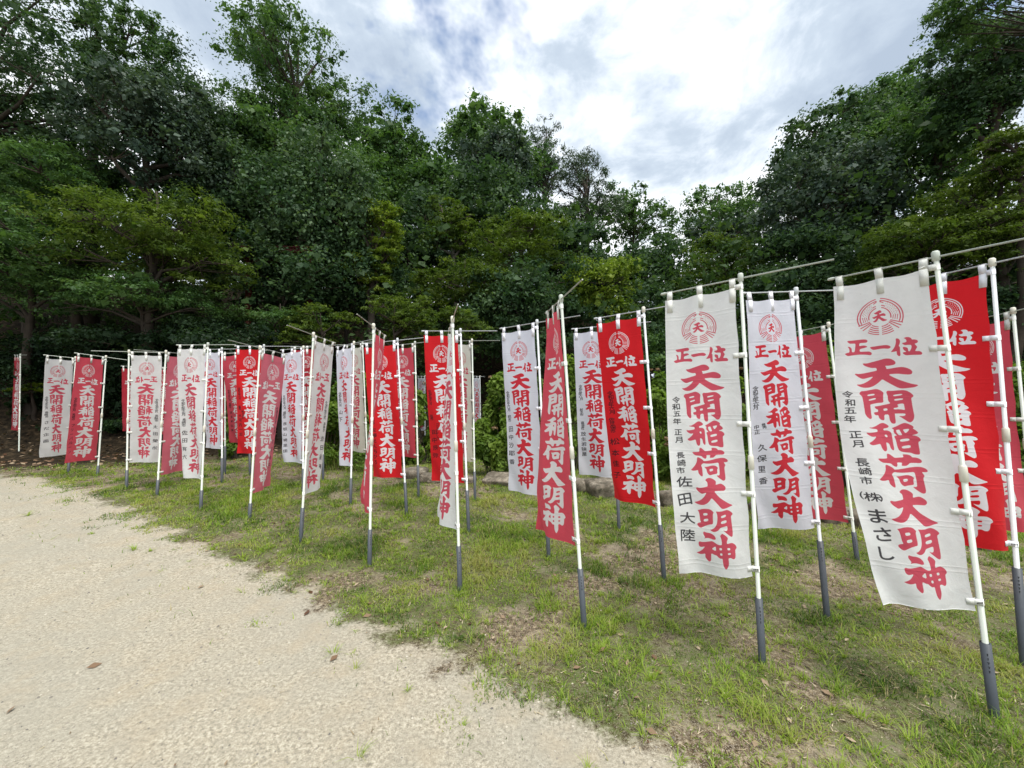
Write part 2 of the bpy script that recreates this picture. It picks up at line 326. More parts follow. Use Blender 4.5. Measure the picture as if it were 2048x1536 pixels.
def ground_mat():
    m, nt, p = material('ground')
    t = N(nt, 'ShaderNodeTexCoord').outputs['Object']
    sdn = N(nt, 'ShaderNodeAttribute', attribute_name='sand').outputs['Fac']
    hill = N(nt, 'ShaderNodeAttribute', attribute_name='wood').outputs['Fac']
    gp = N(nt, 'ShaderNodeAttribute', attribute_name='patch').outputs['Fac']
    n1 = NOISE(nt, t, 3.0, 6, .65); n2 = NOISE(nt, t, 26, 5, .7); n3 = NOISE(nt, t, 170, 3, .7); n4 = NOISE(nt, t, .8, 4, .6); n5 = NOISE(nt, t, 420, 2, .6)
    # sand: pale grit with darker grains and faint stains
    n6 = NOISE(nt, t, 48, 6, .8)
    n7 = NOISE(nt, t, 7, 5, .7)
    s = RAMP(nt, n6, [(.37, (.12, .108, .088)), (.455, (.33, .295, .235)), (.52, (.47, .425, .34)), (.60, (.70, .655, .55))])
    s = MIX(nt, .35, s, RAMP(nt, n3, [(.34, (.12, .115, .09)), (.45, (.34, .31, .235)), (.55, (.47, .43, .325)), (.66, (.68, .64, .52))]))
    s = MIX(nt, RAMP(nt, n5, [(.30, .75), (.40, 0.)]), s, (.17, .16, .145))
    s = MIX(nt, RAMP(nt, n5, [(.66, 0.), (.74, .7)]), s, (.74, .71, .64))
    s = MIX(nt, MA(nt, 'MULTIPLY', RAMP(nt, n4, [(.44, 0.), (.60, 1.)]), .45), s, (.36, .35, .30))
    s = MIX(nt, MA(nt, 'MULTIPLY', RAMP(nt, n1, [(.5, 0.), (.64, 1.)]), .4), s, (.42, .35, .25))
    # soil under the grass: brown earth, pale grit, mossy green film
    e = RAMP(nt, n2, [(.38, (.038, .027, .016)), (.48, (.09, .066, .038)), (.56, (.165, .13, .08)), (.64, (.32, .27, .18))])
    e = MIX(nt, RAMP(nt, n3, [(.52, 0.), (.62, .75)]), e, (.42, .37, .29))
    e = MIX(nt, MA(nt, 'MULTIPLY', RAMP(nt, n1, [(.50, 0.), (.62, 1.)]), .45), e, (.33, .29, .21))
    green = RAMP(nt, gp, [(.40, 0.), (.56, .85)])
    e = MIX(nt, MA(nt, 'MULTIPLY', green, RAMP(nt, n2, [(.40, .1), (.56, .85)])), e, (.06, .10, .018))
    fac = MA(nt, 'ADD', sdn, MA(nt, 'ADD', MA(nt, 'MULTIPLY', MA(nt, 'SUBTRACT', n1, .5), 1.15), MA(nt, 'MULTIPLY', MA(nt, 'SUBTRACT', n2, .5), .45)))
    s = MIX(nt, 1., s, (.87, .87, .85), 'MULTIPLY')
    s = MIX(nt, MA(nt, 'MULTIPLY', RAMP(nt, n7, [(.44, 0.), (.60, 1.)]), .38), s, (.30, .28, .225))
    c = MIX(nt, RAMP(nt, MA(nt, 'ADD', fac, .5), [(.42, 0.), (.60, 1.)]), e, s)
    w = RAMP(nt, NOISE(nt, t, 9, 6, .7), [(.36, (.008, .007, .005)), (.52, (.028, .021, .013)), (.66, (.07, .05, .03))])  # floor of the wood; shade beneath the trees is darkened into this soil
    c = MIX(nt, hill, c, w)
    nt.links.new(c, p.inputs['Base Color']); p.inputs['Roughness'].default_value = .95; p.inputs['Specular IOR Level'].default_value = .1
    b = N(nt, 'ShaderNodeBump', inp={'Strength': .55, 'Distance': .01})
    nt.links.new(MA(nt, 'ADD', MA(nt, 'MULTIPLY', n3, .55), MA(nt, 'ADD', MA(nt, 'MULTIPLY', n5, .25), n2)), b.inputs['Height']); nt.links.new(b.outputs[0], p.inputs['Normal'])
    return m
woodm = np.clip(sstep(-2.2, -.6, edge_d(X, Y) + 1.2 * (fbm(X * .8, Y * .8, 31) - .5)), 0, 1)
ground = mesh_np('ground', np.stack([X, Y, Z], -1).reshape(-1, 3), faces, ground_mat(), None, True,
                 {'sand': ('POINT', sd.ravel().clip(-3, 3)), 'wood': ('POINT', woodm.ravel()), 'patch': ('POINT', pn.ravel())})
tag(ground, kind='structure')

# ------------------------------------------------------------------ banners
exec_print = make_print()
def new_image(name, arr):
    h, w = arr.shape
    im = bpy.data.images.new(name, w, h, alpha=False); im.colorspace_settings.name = 'Non-Color'
    px = np.ones((h, w, 4), np.float32); px[..., :3] = arr[::-1, :, None]
    im.pixels.foreach_set(px.ravel()); im.update(); im.pack(); return im
PRINT = new_image('banner_print', exec_print)
_gl = {}
def char_tris(ch):
    if ch in _gl: return _gl[ch]
    cu = bpy.data.curves.new('t', 'FONT'); cu.body = ch; cu.resolution_u = 3; cu.offset = 0
    o = bpy.data.objects.new('t', cu); C.objects.link(o)
    dg = bpy.context.evaluated_depsgraph_get()
    me = bpy.data.meshes.new_from_object(o.evaluated_get(dg)); me.calc_loop_triangles()
    v = np.array([tuple(a.co)[:2] for a in me.vertices]).reshape(-1, 2)
    t = [tuple(a.vertices) for a in me.loop_triangles]
    if len(v):
        lo = v.min(0); hi = v.max(0); v = (v - (lo + hi) / 2) * np.array([1, -1])
    _gl[ch] = (v, t)
    bpy.data.objects.remove(o); bpy.data.curves.remove(cu); bpy.data.meshes.remove(me)
    return _gl[ch]
IW, IH = 192, 1536                      # ink strip covers the left 0.5 of the cloth
def ink_image(name, cols, rnd):
    m = np.zeros((IH * 2, IW * 2), bool)
    for text, u, t0, size, step in cols:
        y = t0; bold = 1.1 + size * 22
        for ch in text:
            if ch == ' ': y += step * .55; continue
            v, tr = char_tris(ch); a = rnd.uniform(-.10, .04); sh = rnd.uniform(-.12, -.02)
            sx = size * rnd.uniform(1.0, 1.25); sy = size * rnd.uniform(.84, 1.0)
            du = rnd.uniform(-.012, .012)
            if len(v):
                q = np.c_[v[:, 0] * sx, v[:, 1] * sy] * 1.22; q = np.c_[q[:, 0] * math.cos(a) - q[:, 1] * math.sin(a), q[:, 0] * (math.sin(a) + sh) + q[:, 1] * math.cos(a)]
                P = np.c_[(u + du + q[:, 0] / .45) / .5 * IW * 2, (y + q[:, 1] / 1.8) * IH * 2]
                for sx_, sy_ in ((0, 0), (bold, 0), (-bold, 0), (0, bold), (0, -bold), (bold * .7, bold * .7), (-bold * .7, bold * .7)):
                    for t in tr: fill(m, [P[list(t)] + np.array([sx_, sy_])])
            y += step * size / .045 * rnd.uniform(.94, 1.04)
    return new_image(name, m.reshape(IH, 2, IW, 2).mean((1, 3)).astype(np.float32))

WHITE, AGED, CREAM, GREYW = (.80, .82, .92), (.82, .84, .84), (.78, .77, .68), (.74, .75, .75)
RED, REDF, PINKF, DARKR = (.74, .018, .026), (.66, .080, .115), (.64, .15, .20), (.50, .03, .05)
PR_NEW, PR_OLD = (.66, .012, .03), (.60, .065, .11)
PW_NEW, PW_OLD = (.86, .86, .92), (.74, .74, .74)
def cloth_mat(name, base, prt, ink, old, seed):
    m, nt, p = material(name)
    uv = N(nt, 'ShaderNodeUVMap').outputs[0]
    im = N(nt, 'ShaderNodeTexImage', image=PRINT, extension='CLIP'); nt.links.new(uv, im.inputs[0])
    mp = N(nt, 'ShaderNodeMapping'); nt.links.new(uv, mp.inputs[0]); mp.inputs['Scale'].default_value = (1, 4, 1); mp.inputs['Location'].default_value = (seed * 1.7, seed * 3.1, 0)
    u = mp.outputs[0]
    c = base
    st = NOISE(nt, u, 3.5, 6, .65)
    c = MIX(nt, MA(nt, 'MULTIPLY', RAMP(nt, st, [(.45, 0.), (.75, 1.)]), .35 if old else .06), c, tuple(x * .72 for x in base))
    if old:   # small weather spots
        sp = NOISE(nt, u, 34, 3, .5)
        c = MIX(nt, RAMP(nt, sp, [(.70, 0.), (.76, .35)]), c, (.25, .24, .18))
    pc = MIX(nt, MA(nt, 'MULTIPLY', RAMP(nt, NOISE(nt, u, 6, 5, .6), [(.4, 0.), (.7, 1.)]), .25), prt, tuple(min(1, x * 1.25 + .01) for x in prt))
    c = MIX(nt, MA(nt, 'MULTIPLY', im.outputs[0], .97), c, pc)
    if ink:
        mp2 = N(nt, 'ShaderNodeMapping'); nt.links.new(uv, mp2.inputs[0]); mp2.inputs['Scale'].default_value = (2, 1, 1)
        i2 = N(nt, 'ShaderNodeTexImage', image=ink, extension='CLIP'); nt.links.new(mp2.outputs[0], i2.inputs[0])
        c = MIX(nt, MA(nt, 'MULTIPLY', i2.outputs[0], .94), c, (.018, .016, .022))
    # fine weave and the creases left by folding
    wv = N(nt, 'ShaderNodeTexWave', wave_type='BANDS', bands_direction='Y', inp={'Scale': .62, 'Distortion': .25, 'Detail': 1.}); nt.links.new(u, wv.inputs[0])
    cr = RAMP(nt, wv.outputs['Fac'], [(.0, 0.), (.03, 1.), (.06, .3), (1., .3)])
    b1 = N(nt, 'ShaderNodeBump', inp={'Strength': .35, 'Distance': .004}); nt.links.new(cr, b1.inputs['Height'])
    b2 = N(nt, 'ShaderNodeBump', inp={'Strength': .4, 'Distance': .014}); nt.links.new(NOISE(nt, u, 5, 5, .55, .6), b2.inputs['Height']); nt.links.new(b1.outputs[0], b2.inputs['Normal'])
    nt.links.new(c, p.inputs['Base Color']); p.inputs['Roughness'].default_value = .75; p.inputs['Specular IOR Level'].default_value = .18
    p.inputs['Sheen Weight'].default_value = .08
    nt.links.new(b2.outputs[0], p.inputs['Normal'])
    tr = N(nt, 'ShaderNodeBsdfTranslucent'); nt.links.new(c, tr.inputs[0]); nt.links.new(b2.outputs[0], tr.inputs['Normal'])
    mx = N(nt, 'ShaderNodeMixShader'); mx.inputs[0].default_value = .40
    nt.links.new(p.outputs[0], mx.inputs[1]); nt.links.new(tr.outputs[0], mx.inputs[2])
    nt.links.new(mx.outputs[0], nt.nodes['Material Output'].inputs[0])
    return m
M_POLE = simple('pole_plastic', (.50, .54, .48), .35, .07, 6, .0, .5)
M_POLE2 = simple('pole_plastic_new', (.58, .61, .62), .35, .05, 6, .0, .5)
M_COLLAR = simple('collar_plastic', (.70, .68, .58), .4, .08, 9, .0, .5)
M_LOOP_OLD = simple('loop_old', (.70, .71, .67), .8, .12, 30)
M_LOOP_NEW = simple('loop_new', (.82, .83, .88), .8, .05, 30)
M_PIPE = simple('pipe_grey', (.062, .072, .085), .45, .10, 9, .0, .5)
M_INK = simple('marker_ink', (.02, .02, .025), .7)
M_HOLE = simple('pipe_bore', (.012, .012, .013), .9)

GRP = 'vertical prayer banners planted in the grass'
HP = 2.45
def solve(P0, L, tx, ty, wy=.3, prefer=None):
    """heading of a horizontal arm of length L from P0 whose end shows at (tx, ty)"""
    a = np.radians(np.arange(0, 360, .5)); E = P0 + L * np.stack([np.cos(a), np.sin(a), 0 * a], -1)
    q = proj(E); e = (q[:, 0] - tx) ** 2 + wy * (q[:, 1] - ty) ** 2
    if prefer is not None:
        dd = np.abs((a - prefer + math.pi) % (2 * math.pi) - math.pi); e = e + 60 * dd ** 2 * (F / max(P0[1], 1) / 300) ** 2 + (dd > 1.9) * 1e6
    return a[np.argmin(e)]
FEET = []
def banner(idx, label, base, top, pipe, tip, far, bl, ybot, kind, cols=(), over=.47, label_extra=None, dz=0, wave=1.0, nopipe=False, low=None):
    """base/top: foot and head of the pole; pipe: y of the socket's rim; tip: hooked end of the crossbar over the cloth;
    bl: free bottom corner of the cloth; ybot: y of the cloth's lower edge at the pole (all in photo pixels)"""
    rnd = random.Random(idx * 7 + 1)
    hpx = base[1] - top[1]
    d = HP * F / hpx; B = at(base[0], base[1], d); T = at(top[0], top[1], d)
    gz = float(ground_z(B[0], B[1])); B0 = B.copy(); axis_ = (T - B) / np.linalg.norm(T - B)
    B0 = B + axis_ * ((gz - .04 - B[2]) / axis_[2])
    FEET.append(B0)
    root = empty('prayer_banner', B0); tag(root, label, 'banner', GRP)
    new = kind in ('white', 'red'); mp = M_POLE2 if new else M_POLE; ml = M_LOOP_NEW if new else M_LOOP_OLD
    K = lambda tb, nm, mat, par=root, smooth=True: tb.make(nm, mat, par, smooth, origin=B0)
    def on(y):  # point on the pole axis that shows at pixel height y
        t = np.linspace(0, 1.02, 400); q = proj(B + (T - B) * t[:, None]); return B + (T - B) * t[np.argmin(abs(q[:, 1] - y))]
    r1, r2 = .0128, .0108
    pipeT = on(pipe)
    J = B + (T - B) * rnd.uniform(.50, .54)
    K(TB().tube([B0 if nopipe else pipeT - axis_ * .25, J], r1, 10), 'pole', mp)
    K(TB().tube([J, T], r2, 8), 'upper_pole', mp)
    K(TB().tube([J - axis_ * .05, J - axis_ * .045, J + axis_ * .035, J + axis_ * .045], [r1, r1 + .005, r1 + .004, r2], 10), 'joint_collar', M_COLLAR)
    K(TB().tube([T - axis_ * .035, T - axis_ * .03, T + axis_ * .015, T + axis_ * .022], [r2, r2 + .006, r2 + .006, r2], 10), 'pole_cap', M_COLLAR if rnd.random() < .6 else mp)
    if not nopipe:
        tb = TB(); tb.tube([B0 - axis_ * .05, pipeT], .0215, 12, cap=False); tb.tube([pipeT, pipeT - axis_ * .04], .0185, 12, cap=False)
        n0 = tb.n
        for j in range(12):
            tb.f.append((12 + j, 12 + (j + 1) % 12, 24 + (j + 1) % 12, 24 + j))
        pp = K(tb, 'ground_socket', M_PIPE)
        if d < 5.2:   # small hand-lettered marks down the socket
            mk = TB(); to = -B0 * np.array([1, 1, 0]); to /= np.linalg.norm(to); sd_ = np.cross(axis_, to)
            for k in range(5):
                c = pipeT - axis_ * (.05 + .022 * k) + to * .0217 + sd_ * .004
                mk.box(c, sd_ * .0035 * rnd.uniform(.6, 1.3), to * .0004, axis_ * .0016); mk.box(c - axis_ * .006, sd_ * .0014, to * .0004, axis_ * .005 * rnd.uniform(.5, 1))
            K(mk, 'marking', M_INK, pp, False)
    # crossbar
    BA = T - axis_ * .012
    wy = .3
    a0 = solve(BA, .50, tip[0], tip[1], wy)
    dr = np.array([math.cos(a0), math.sin(a0), 0.])
    # slight tilt of the bar so that the tip falls where the photograph shows it
    E = BA + dr * .50; py = proj(E)[1]; tl = (py - tip[1]) / F * E[1]; tl = max(-.045, min(.045, tl))
    dr3 = np.array([dr[0], dr[1], tl / .5])
    tipP = BA + dr3 * .50
    if far is not None:      # other end of the crossbar
        L = np.linspace(.1, .62, 60); q = proj(BA - dr3 * L[:, None]); over = L[np.argmin((q[:, 0] - far[0]) ** 2 + (q[:, 1] - far[1]) ** 2)]
    K(TB().tube([BA - dr3 * over, tipP], .0052, 6), 'crossbar', mp)
    K(TB().tube([tipP - dr3 * .03, tipP - dr3 * .012, tipP + dr3 * .012, tipP + dr3 * .02], [.006, .010, .009, .004], 8), 'bar_end', mp)
    # cloth
    CB = on(ybot); CT = BA - axis_ * .055
    a1 = solve(CB, .47, bl[0], bl[1], .12, prefer=a0)
    da = (a1 - a0 + math.pi) % (2 * math.pi) - math.pi
    ns, nt_ = 28, 80; s = np.linspace(0, 1, ns); t = np.linspace(0, 1, nt_)
    Sg, Tg = np.meshgrid(s, t); gap = .032; wcl = .455
    tw = sstep(0, 1, Tg) * .7 + Tg * .3
    ang = a0 + da * tw
    tl_t = tl / .5 * (1 - Tg)
    D = np.stack([np.cos(ang), np.sin(ang), tl_t], -1)
    A = CT + (CB - CT) * Tg[..., None]
    ph = rnd.uniform(0, 6)
    nr = np.stack([-np.sin(ang), np.cos(ang), 0 * ang], -1)
    amp = wave * (.014 + .036 * Tg) * np.sin(math.pi * np.clip(Sg * 1.0, 0, 1)) ** .8
    bil = amp * (np.sin(2.3 * Sg * 2 + 2.1 * Tg * 2 + ph) + .55 * np.sin(6.2 * Tg + 3.5 * Sg + ph * 2))
    bil = bil + wave * .010 * Sg * np.sin(5 * Tg + ph) * Tg
    bil = bil + .0035 * np.sin(Sg * 19 + ph) * np.exp(-Tg * 14) + wave * .0035 * np.sin(Sg * 11 + 7 * Tg + ph) * Tg
    cm = np.clip((Sg - .25) / .75, 0, 1) * np.clip((Tg - .62) / .38, 0, 1)
    bil = bil + wave * .011 * cm * np.sin(26 * (Sg * .55 + Tg * 1.15) + ph)
    bil = bil + wave * .006 * np.sin(2 * math.pi * (Sg * 2.4 + .15 * np.sin(Tg * 7 + ph))) * np.exp(-((Tg - .12) / .16) ** 2)
    if low: bil = bil + low * np.sin(math.pi * Sg) * sstep(0, .5, Tg)
    bil = bil + .0015 * np.sin(Sg * 7 + Tg * 37 + ph) + .009 * (fbm(Sg * 3 + idx, Tg * 8, idx) - .5) * (.4 + Tg) + .010 * (1 - Tg) ** 3 * np.sin(Sg * 2 * math.pi * 2 + 1.3) * .5
    P = A + D * (gap + wcl * Sg)[..., None] + nr * bil[..., None]
    sag = .010 * np.abs(np.sin(2 * math.pi * Sg)) * np.exp(-Tg * 12) - 0.018 * (1 - np.cos(da)) * Sg * Tg
    # the top sags a little between its three loops, the pole edge bows a little between the side loops
    P[..., 2] -= sag
    bow = .007 * np.abs(np.sin(math.pi * Tg * 5)) * np.exp(-Sg * 8)
    P = P + D * bow[..., None]
    dzb = (CB - CT)
    id_ = np.arange(ns * nt_).reshape(nt_, ns)
    fc = np.stack([id_[:-1, :-1], id_[:-1, 1:], id_[1:, 1:], id_[1:, :-1]], -1).reshape(-1, 4)
    uv = np.stack([1 - Sg, 1 - Tg], -1).reshape(-1, 2)
    base_c, prt, old = {'white': (WHITE, PR_NEW, 0), 'aged': (AGED, PR_OLD, 1), 'cream': (CREAM, PR_OLD, 1), 'greyw': (GREYW, PR_OLD, 1), 'red': (RED, PW_NEW, 0), 'redf': (REDF, PW_OLD, 1), 'pinkf': (PINKF, PW_OLD, 1), 'darkr': (DARKR, PW_OLD, 1)}[kind]
    ink = ink_image('ink_strip', cols, rnd) if cols else None
    cl = mesh_np('banner_cloth', P.reshape(-1, 3) - B0, fc, cloth_mat('cloth_' + kind, base_c, prt, ink, old, idx), root, True, uv=uv)
    # stitched hem, real thickness at the borders
    hem = TB(); wpt = lambda i, j: P[i, j]
    hem.tube([wpt(i, ns - 1) for i in range(0, nt_, 3)] + [wpt(nt_ - 1, ns - 1)], .0013, 4)
    hem.tube([wpt(nt_ - 1, j) for j in range(0, ns, 3)] + [wpt(nt_ - 1, ns - 1)], .0013, 4)
    hm = simple('hem_' + kind, tuple(c * .9 for c in base_c), .8)
    K(hem, 'hem', hm, cl)
    # loops over the bar (3) and round the pole (5)
    up = axis_
    for k, sv in enumerate((.96, .5, .045)):
        j = int(sv * (ns - 1)); p = P[0, j]; q = BA + dr3 * (gap + wcl * s[j])
        nb = np.cross(dr3, up); nb /= np.linalg.norm(nb); hw = .018
        tb = TB(); lowp = P[4, j]
        for sg in (-1, 1):
            o3 = nb * sg * .0050
            for (a_, b_) in (((q + o3 + up * .004), (p + nb * sg * .003)), ((p + nb * sg * .003), (lowp + nb * sg * .0022))):
                m_ = (a_ + b_) / 2; h_ = (a_ - b_) / 2; tb.box(m_, dr3 * hw, nb * .0009, h_)
        tb.box(q + up * .0068, dr3 * hw, nb * .0070, up * .0009)
        K(tb, 'cloth_loop', ml, root, False)
    for k, tv in enumerate((.012, .245, .485, .73, .985)):
        i = int(tv * (nt_ - 1)); p = P[i, 0]; q = A[i, 0]; d3 = D[i, 0] / np.linalg.norm(D[i, 0]); pin = P[i, 2]
        nb = np.cross(d3, up); nb /= np.linalg.norm(nb); hh = .0165; tb = TB(); rr = r2 + .0016 if tv < .5 else r1 + .0016
        for sg in (-1, 1):
            a_ = q + nb * sg * rr - d3 * .002; b_ = p + nb * sg * .0025; c_ = pin + nb * sg * .0022
            tb.box((a_ + b_) / 2, (a_ - b_) / 2, nb * .0008, up * hh); tb.box((c_ + b_) / 2, (c_ - b_) / 2, nb * .0008, up * hh)
        tb.tube([q - up * hh, q + up * hh], rr, 10)
        lp = K(tb, 'side_loop', ml, root, False)
        if k == 4 and d < 4.5:   # maker's stamp on the lowest loop
            mk = TB(); to = -B0 * np.array([1, 1, 0]); to /= np.linalg.norm(to); sg = 1 if np.dot(nb, to) > 0 else -1
            for z in range(5):
                c = p * (.75 - .16 * z) + q * (.25 + .16 * z) + nb * sg * (rr + .001)
                c = p + (q - p) * (.1 + .2 * z) + nb * sg * (rr + .0022)
                mk.box(c, d3 * .0016 * rnd.uniform(.6, 1.4), nb * .0003, up * .005 * rnd.uniform(.6, 1)); mk.box(c + up * .002, d3 * .003, nb * .0003, up * .0009)
            K(mk, 'stamp', M_INK, lp, False)
    return root
def H_(date, town, name, u=.10, t0=.38, big=.062):
    """two or three brush-written pieces in one column down the free side"""
    out = [(date, u, t0, .040, .0243)]
    y = t0 + .0243 * .93 * len(date.replace(' ', '')) + .015
    if town: out.append((town, u, y, .040, .0243)); y += .0243 * .93 * len(town.replace(' ', '')) + .018
    n = len(name.replace(' ', '')); st = min(.064 if n < 5 else .052, (.93 - y) / max(n, 1))
    out.append((name, u + .02, y + .015, big, st * .045 / big)); return out
# idx, label, foot, head, socket rim y, bar tip, bar far end, free bottom corner, cloth bottom y at pole, kind
B_ = banner
DT = '令和五年正月'; D6 = '令和五年六月'
B_(1, 'aged off-white banner filling the right foreground, signed with three large loose brush strokes', (1987, 1417), (1871, 510), 1286, (1662, 558), (2090, 476), (1770, 1212), 1221, 'aged', [(DT[:4], .125, .385, .041, .0305), (DT[4:], .140, .515, .041, .0305), ('長崎市', .155, .600, .041, .030), ('(', .085, .700, .036, .02), ('株', .165, .700, .046, .02), (')', .245, .700, .036, .02), ('まさし', .185, .755, .072, .054 * .045 / .072)], wave=.95)
B_(2, 'bright red banner directly behind the big off-white one at the right, partly covered by it', (2046, 1286), (1984, 523), 1136, (1806, 566), (2120, 510), (1865, 1100), 1101, 'red', H_(D6, '', '山田'), wave=.95)
B_(3, 'red banner cut by the right edge of the photo, behind the bright red one', (2083, 1206), (2026, 620), 1100, (1906, 650), (2130, 610), (1960, 1060), 1062, 'redf', wave=.95)
B_(4, 'red banner tucked behind the clean white one, left of the big off-white foreground banner', (1714, 1119), (1657, 648), 1064, (1552, 674), (1712, 632), (1560, 1044), 1047, 'redf', wave=.7)
B_(5, 'clean white banner with folding creases, standing right of the large grey-white one', (1652, 1210), (1592, 580), 1082, (1488, 590), (1690, 577), (1518, 1057), 1056, 'white', [(D6, .10, .385, .034, .0225), ('中正', .10, .555, .036, .026), ('焼肉', .22, .545, .022, .0235), ('久保里香', .165, .645, .052, .0495 * .045 / .052)], wave=.8)
B_(6, 'large grey-white banner with spots of dirt, second big one from the right', (1524, 1309), (1481, 553), 1196, (1326, 588), (1670, 526), (1365, 1140), 1153, 'aged', [(DT[:4], .125, .395, .040, .0300), (DT[4:], .135, .515, .040, .0300), ('長崎市', .150, .598, .040, .0290), ('佐田大陸', .175, .690, .066, .0615 * .045 / .066)], wave=.95)
B_(7, 'bright red banner overlapping a white one, left of the large grey-white banner', (1327, 1142), (1287, 618), 1049, (1191, 637), (1335, 613), (1231, 1010), 1016, 'red', H_(D6, '佐世保市', '松本佳子', .14, .40, .062), wave=.95)
B_(8, 'white banner half hidden behind the bright red one, stones under it', (1237, 1036), (1222, 649), 975, (1145, 658), (1301, 643), (1162, 954), 956, 'white', [(D6, .13, .38, .036, .0225), ('射水市', .14, .545, .036, .0225), ('有限会社', .15, .635, .034, .019), ('放生若狭屋', .17, .715, .050, .0325)], wave=.8)
B_(9, 'faded red banner seen at a slant in the front row, right of the middle', (1168, 1248), (1122, 595), 1136, (1092, 626), (1167, 561), (1076, 1072), 1094, 'redf', wave=1.2)
B_(10, 'clean white banner just left of the slanted faded red one', (1097, 1102), (1074, 643), 1020, (1002, 657), (1160, 630), (1022, 990), 994, 'white', H_(D6, '柏市', '田中沙耶香', .10, .385, .058), wave=.95)
B_(11, 'white banner turned edge-on and bulging left, its socket nearest the middle of the lawn', (920, 1188), (905, 637), 1091, (899, 658), (914, 606), (881, 1043), 1061, 'aged', wave=1.4, low=.03)
B_(12, 'bright red banner behind the bulging edge-on white one', (937, 1053), (921, 660), 981, (846, 662), (995, 661), (867, 966), 966, 'red', [(D6, .10, .385, .034, .023), ('柏市', .11, .555, .036, .0235), ('ゴールデンアンカー', .27, .61, .030, .0205), ('田中辰弥', .15, .665, .058, .054 * .045 / .058)], wave=.7)
B_(13, 'narrow cream banner turned nearly sideways, right behind the bright red one', (950, 993), (944, 680), 943, (903, 681), (999, 682), (912, 922), 924, 'cream', wave=.7)
B_(14, 'faded pinkish red banner twisting round its tall pole, left of the middle', (739, 1131), (747, 651), 1058, (771, 672), (715, 627), (723, 1026), 1029, 'redf', wave=.8)
B_(15, 'bright red banner partly behind the twisting faded one, left of the centre', (813, 1026), (795, 679), 965, (726, 691), (852, 677), (749, 960), 956, 'red', [('まき市', .14, .555, .032, .024), ('佐藤光人ちひろ', .14, .64, .056, .0415 * .045 / .056)], wave=.8)
B_(16, 'red banner half hidden by another red one, nearest the stone kerb left of centre', (837, 989), (830, 685), 930, (782, 692), (880, 680), (788, 915), 916, 'redf', wave=.7)
B_(17, 'narrow clean white banner in front of a cream one, left of the red group', (701, 1009), (708, 685), 956, (673, 694), (744, 676), (681, 935), 936, 'white', H_(D6, '', '山下'), wave=.95)
B_(18, 'cream banner mostly hidden behind the narrow clean white one', (737, 975), (725, 685), 925, (692, 692), (768, 679), (697, 904), 905, 'cream', wave=.7)
B_(19, 'grey-white banner seen from its back with mirrored letters, tall pole on its left', (601, 1087), (627, 668), 1015, (670, 686), (574, 649), (640, 983), 995, 'greyw', H_(DT, '長崎市', '佐田保夢', .14, .40, .060), wave=.8)
B_(20, 'white banner just left of the mirrored grey-white one', (606, 990), (607, 694), 937, (562, 700), (655, 690), (567, 928), 927, 'white', H_(D6, '福岡市', '彦坂山崎里佳', .09, .40, .050), wave=.8)
B_(21, 'red banner glimpsed between the white one and the mirrored grey-white one', (646, 957), (645, 690), 909, (583, 694), (690, 690), (588, 900), 900, 'darkr', wave=.7)
B_(22, 'faded pink banner seen from its back with mirrored letters, tilted away from its pole', (498, 1054), (520, 694), 1006, (573, 709), (457, 678), (537, 981), 988, 'pinkf', H_(DT, '長崎市', '佐田典子', .14, .40, .060), wave=.7)
B_(23, 'bright red banner behind the pole of the tilted pink one', (530, 975), (528, 691), 928, (471, 692), (624, 692), (477, 907), 907, 'red', [(D6, .12, .38, .036, .024), ('福岡', .13, .555, .036, .024), ('大河内一志', .13, .64, .056, .044 * .045 / .056), ('株式会社', .27, .60, .034, .028)], wave=.8)
B_(24, 'dull red banner showing its left part beside the bright red one', (500, 952), (497, 702), 905, (445, 707), (540, 700), (461, 886), 886, 'redf', H_(D6, '宮崎市', '波多野弘美', .15, .40, .046), wave=.7)
B_(25, 'white banner at left just behind the cream one, dark red strip beside it', (444, 968), (444, 697), 916, (396, 699), (475, 697), (414, 897), 898, 'white', H_(D6, '', '松下', .10, .60, .045), wave=.8)
B_(26, 'red banner almost wholly behind the white one, showing only a strip beside its pole', (450, 951), (450, 706), 892, (409, 708), (495, 705), (424, 882), 883, 'darkr', wave=.3)
B_(27, 'cream banner in the left group with its lower corner swung to the right', (401, 1031), (416, 688), 980, (355, 690), (471, 690), (366, 955), 960, 'aged', H_(DT, '長崎市', '佐田有六', .12, .40, .060), wave=.8)
B_(28, 'faded pinkish red banner seen from its back, left of the cream one', (313, 1008), (332, 703), 960, (388, 709), (268, 699), (372, 952), 951, 'pinkf', wave=.95)
B_(29, 'grey-white banner seen from its back with mirrored letters in the left group', (253, 990), (258, 702), 940, (325, 705), (183, 699), (316, 919), 925, 'greyw', H_(DT, '長崎市', '太田榮治', .13, .42, .055), wave=.7)
B_(30, 'dark red banner hidden behind the mirrored grey-white one, its left edge showing', (284, 932), (284, 732), 893, (243, 732), None, (246, 862), 862, 'darkr', wave=.7)
B_(31, 'dark red banner in the gap between the mirrored white and mirrored pink ones', (303, 944), (306, 733), 898, (346, 735), None, (338, 868), 868, 'darkr', wave=.7)
B_(32, 'faded red banner overlapping a white one near the left edge', (194, 964), (212, 713), 931, (151, 706), (255, 717), (132, 919), 918, 'redf', H_(DT, '長崎市', 'フリーバルーン', .13, .40, .052), wave=.95)
B_(33, 'white banner at left whose pole is covered by the faded red one', (136, 957), (151, 715), 918, (89, 710), (215, 720), (82, 910), 908, 'greyw', H_(DT, '長崎市', 'さだ企画', .12, .40, .055), wave=.9)
B_(34, 'dark red banner turned edge-on, standing alone at the far left', (38, 901), (41, 709), 866, (29, 710), (53, 709), (23, 860), 861, 'darkr', wave=.5, nopipe=True)
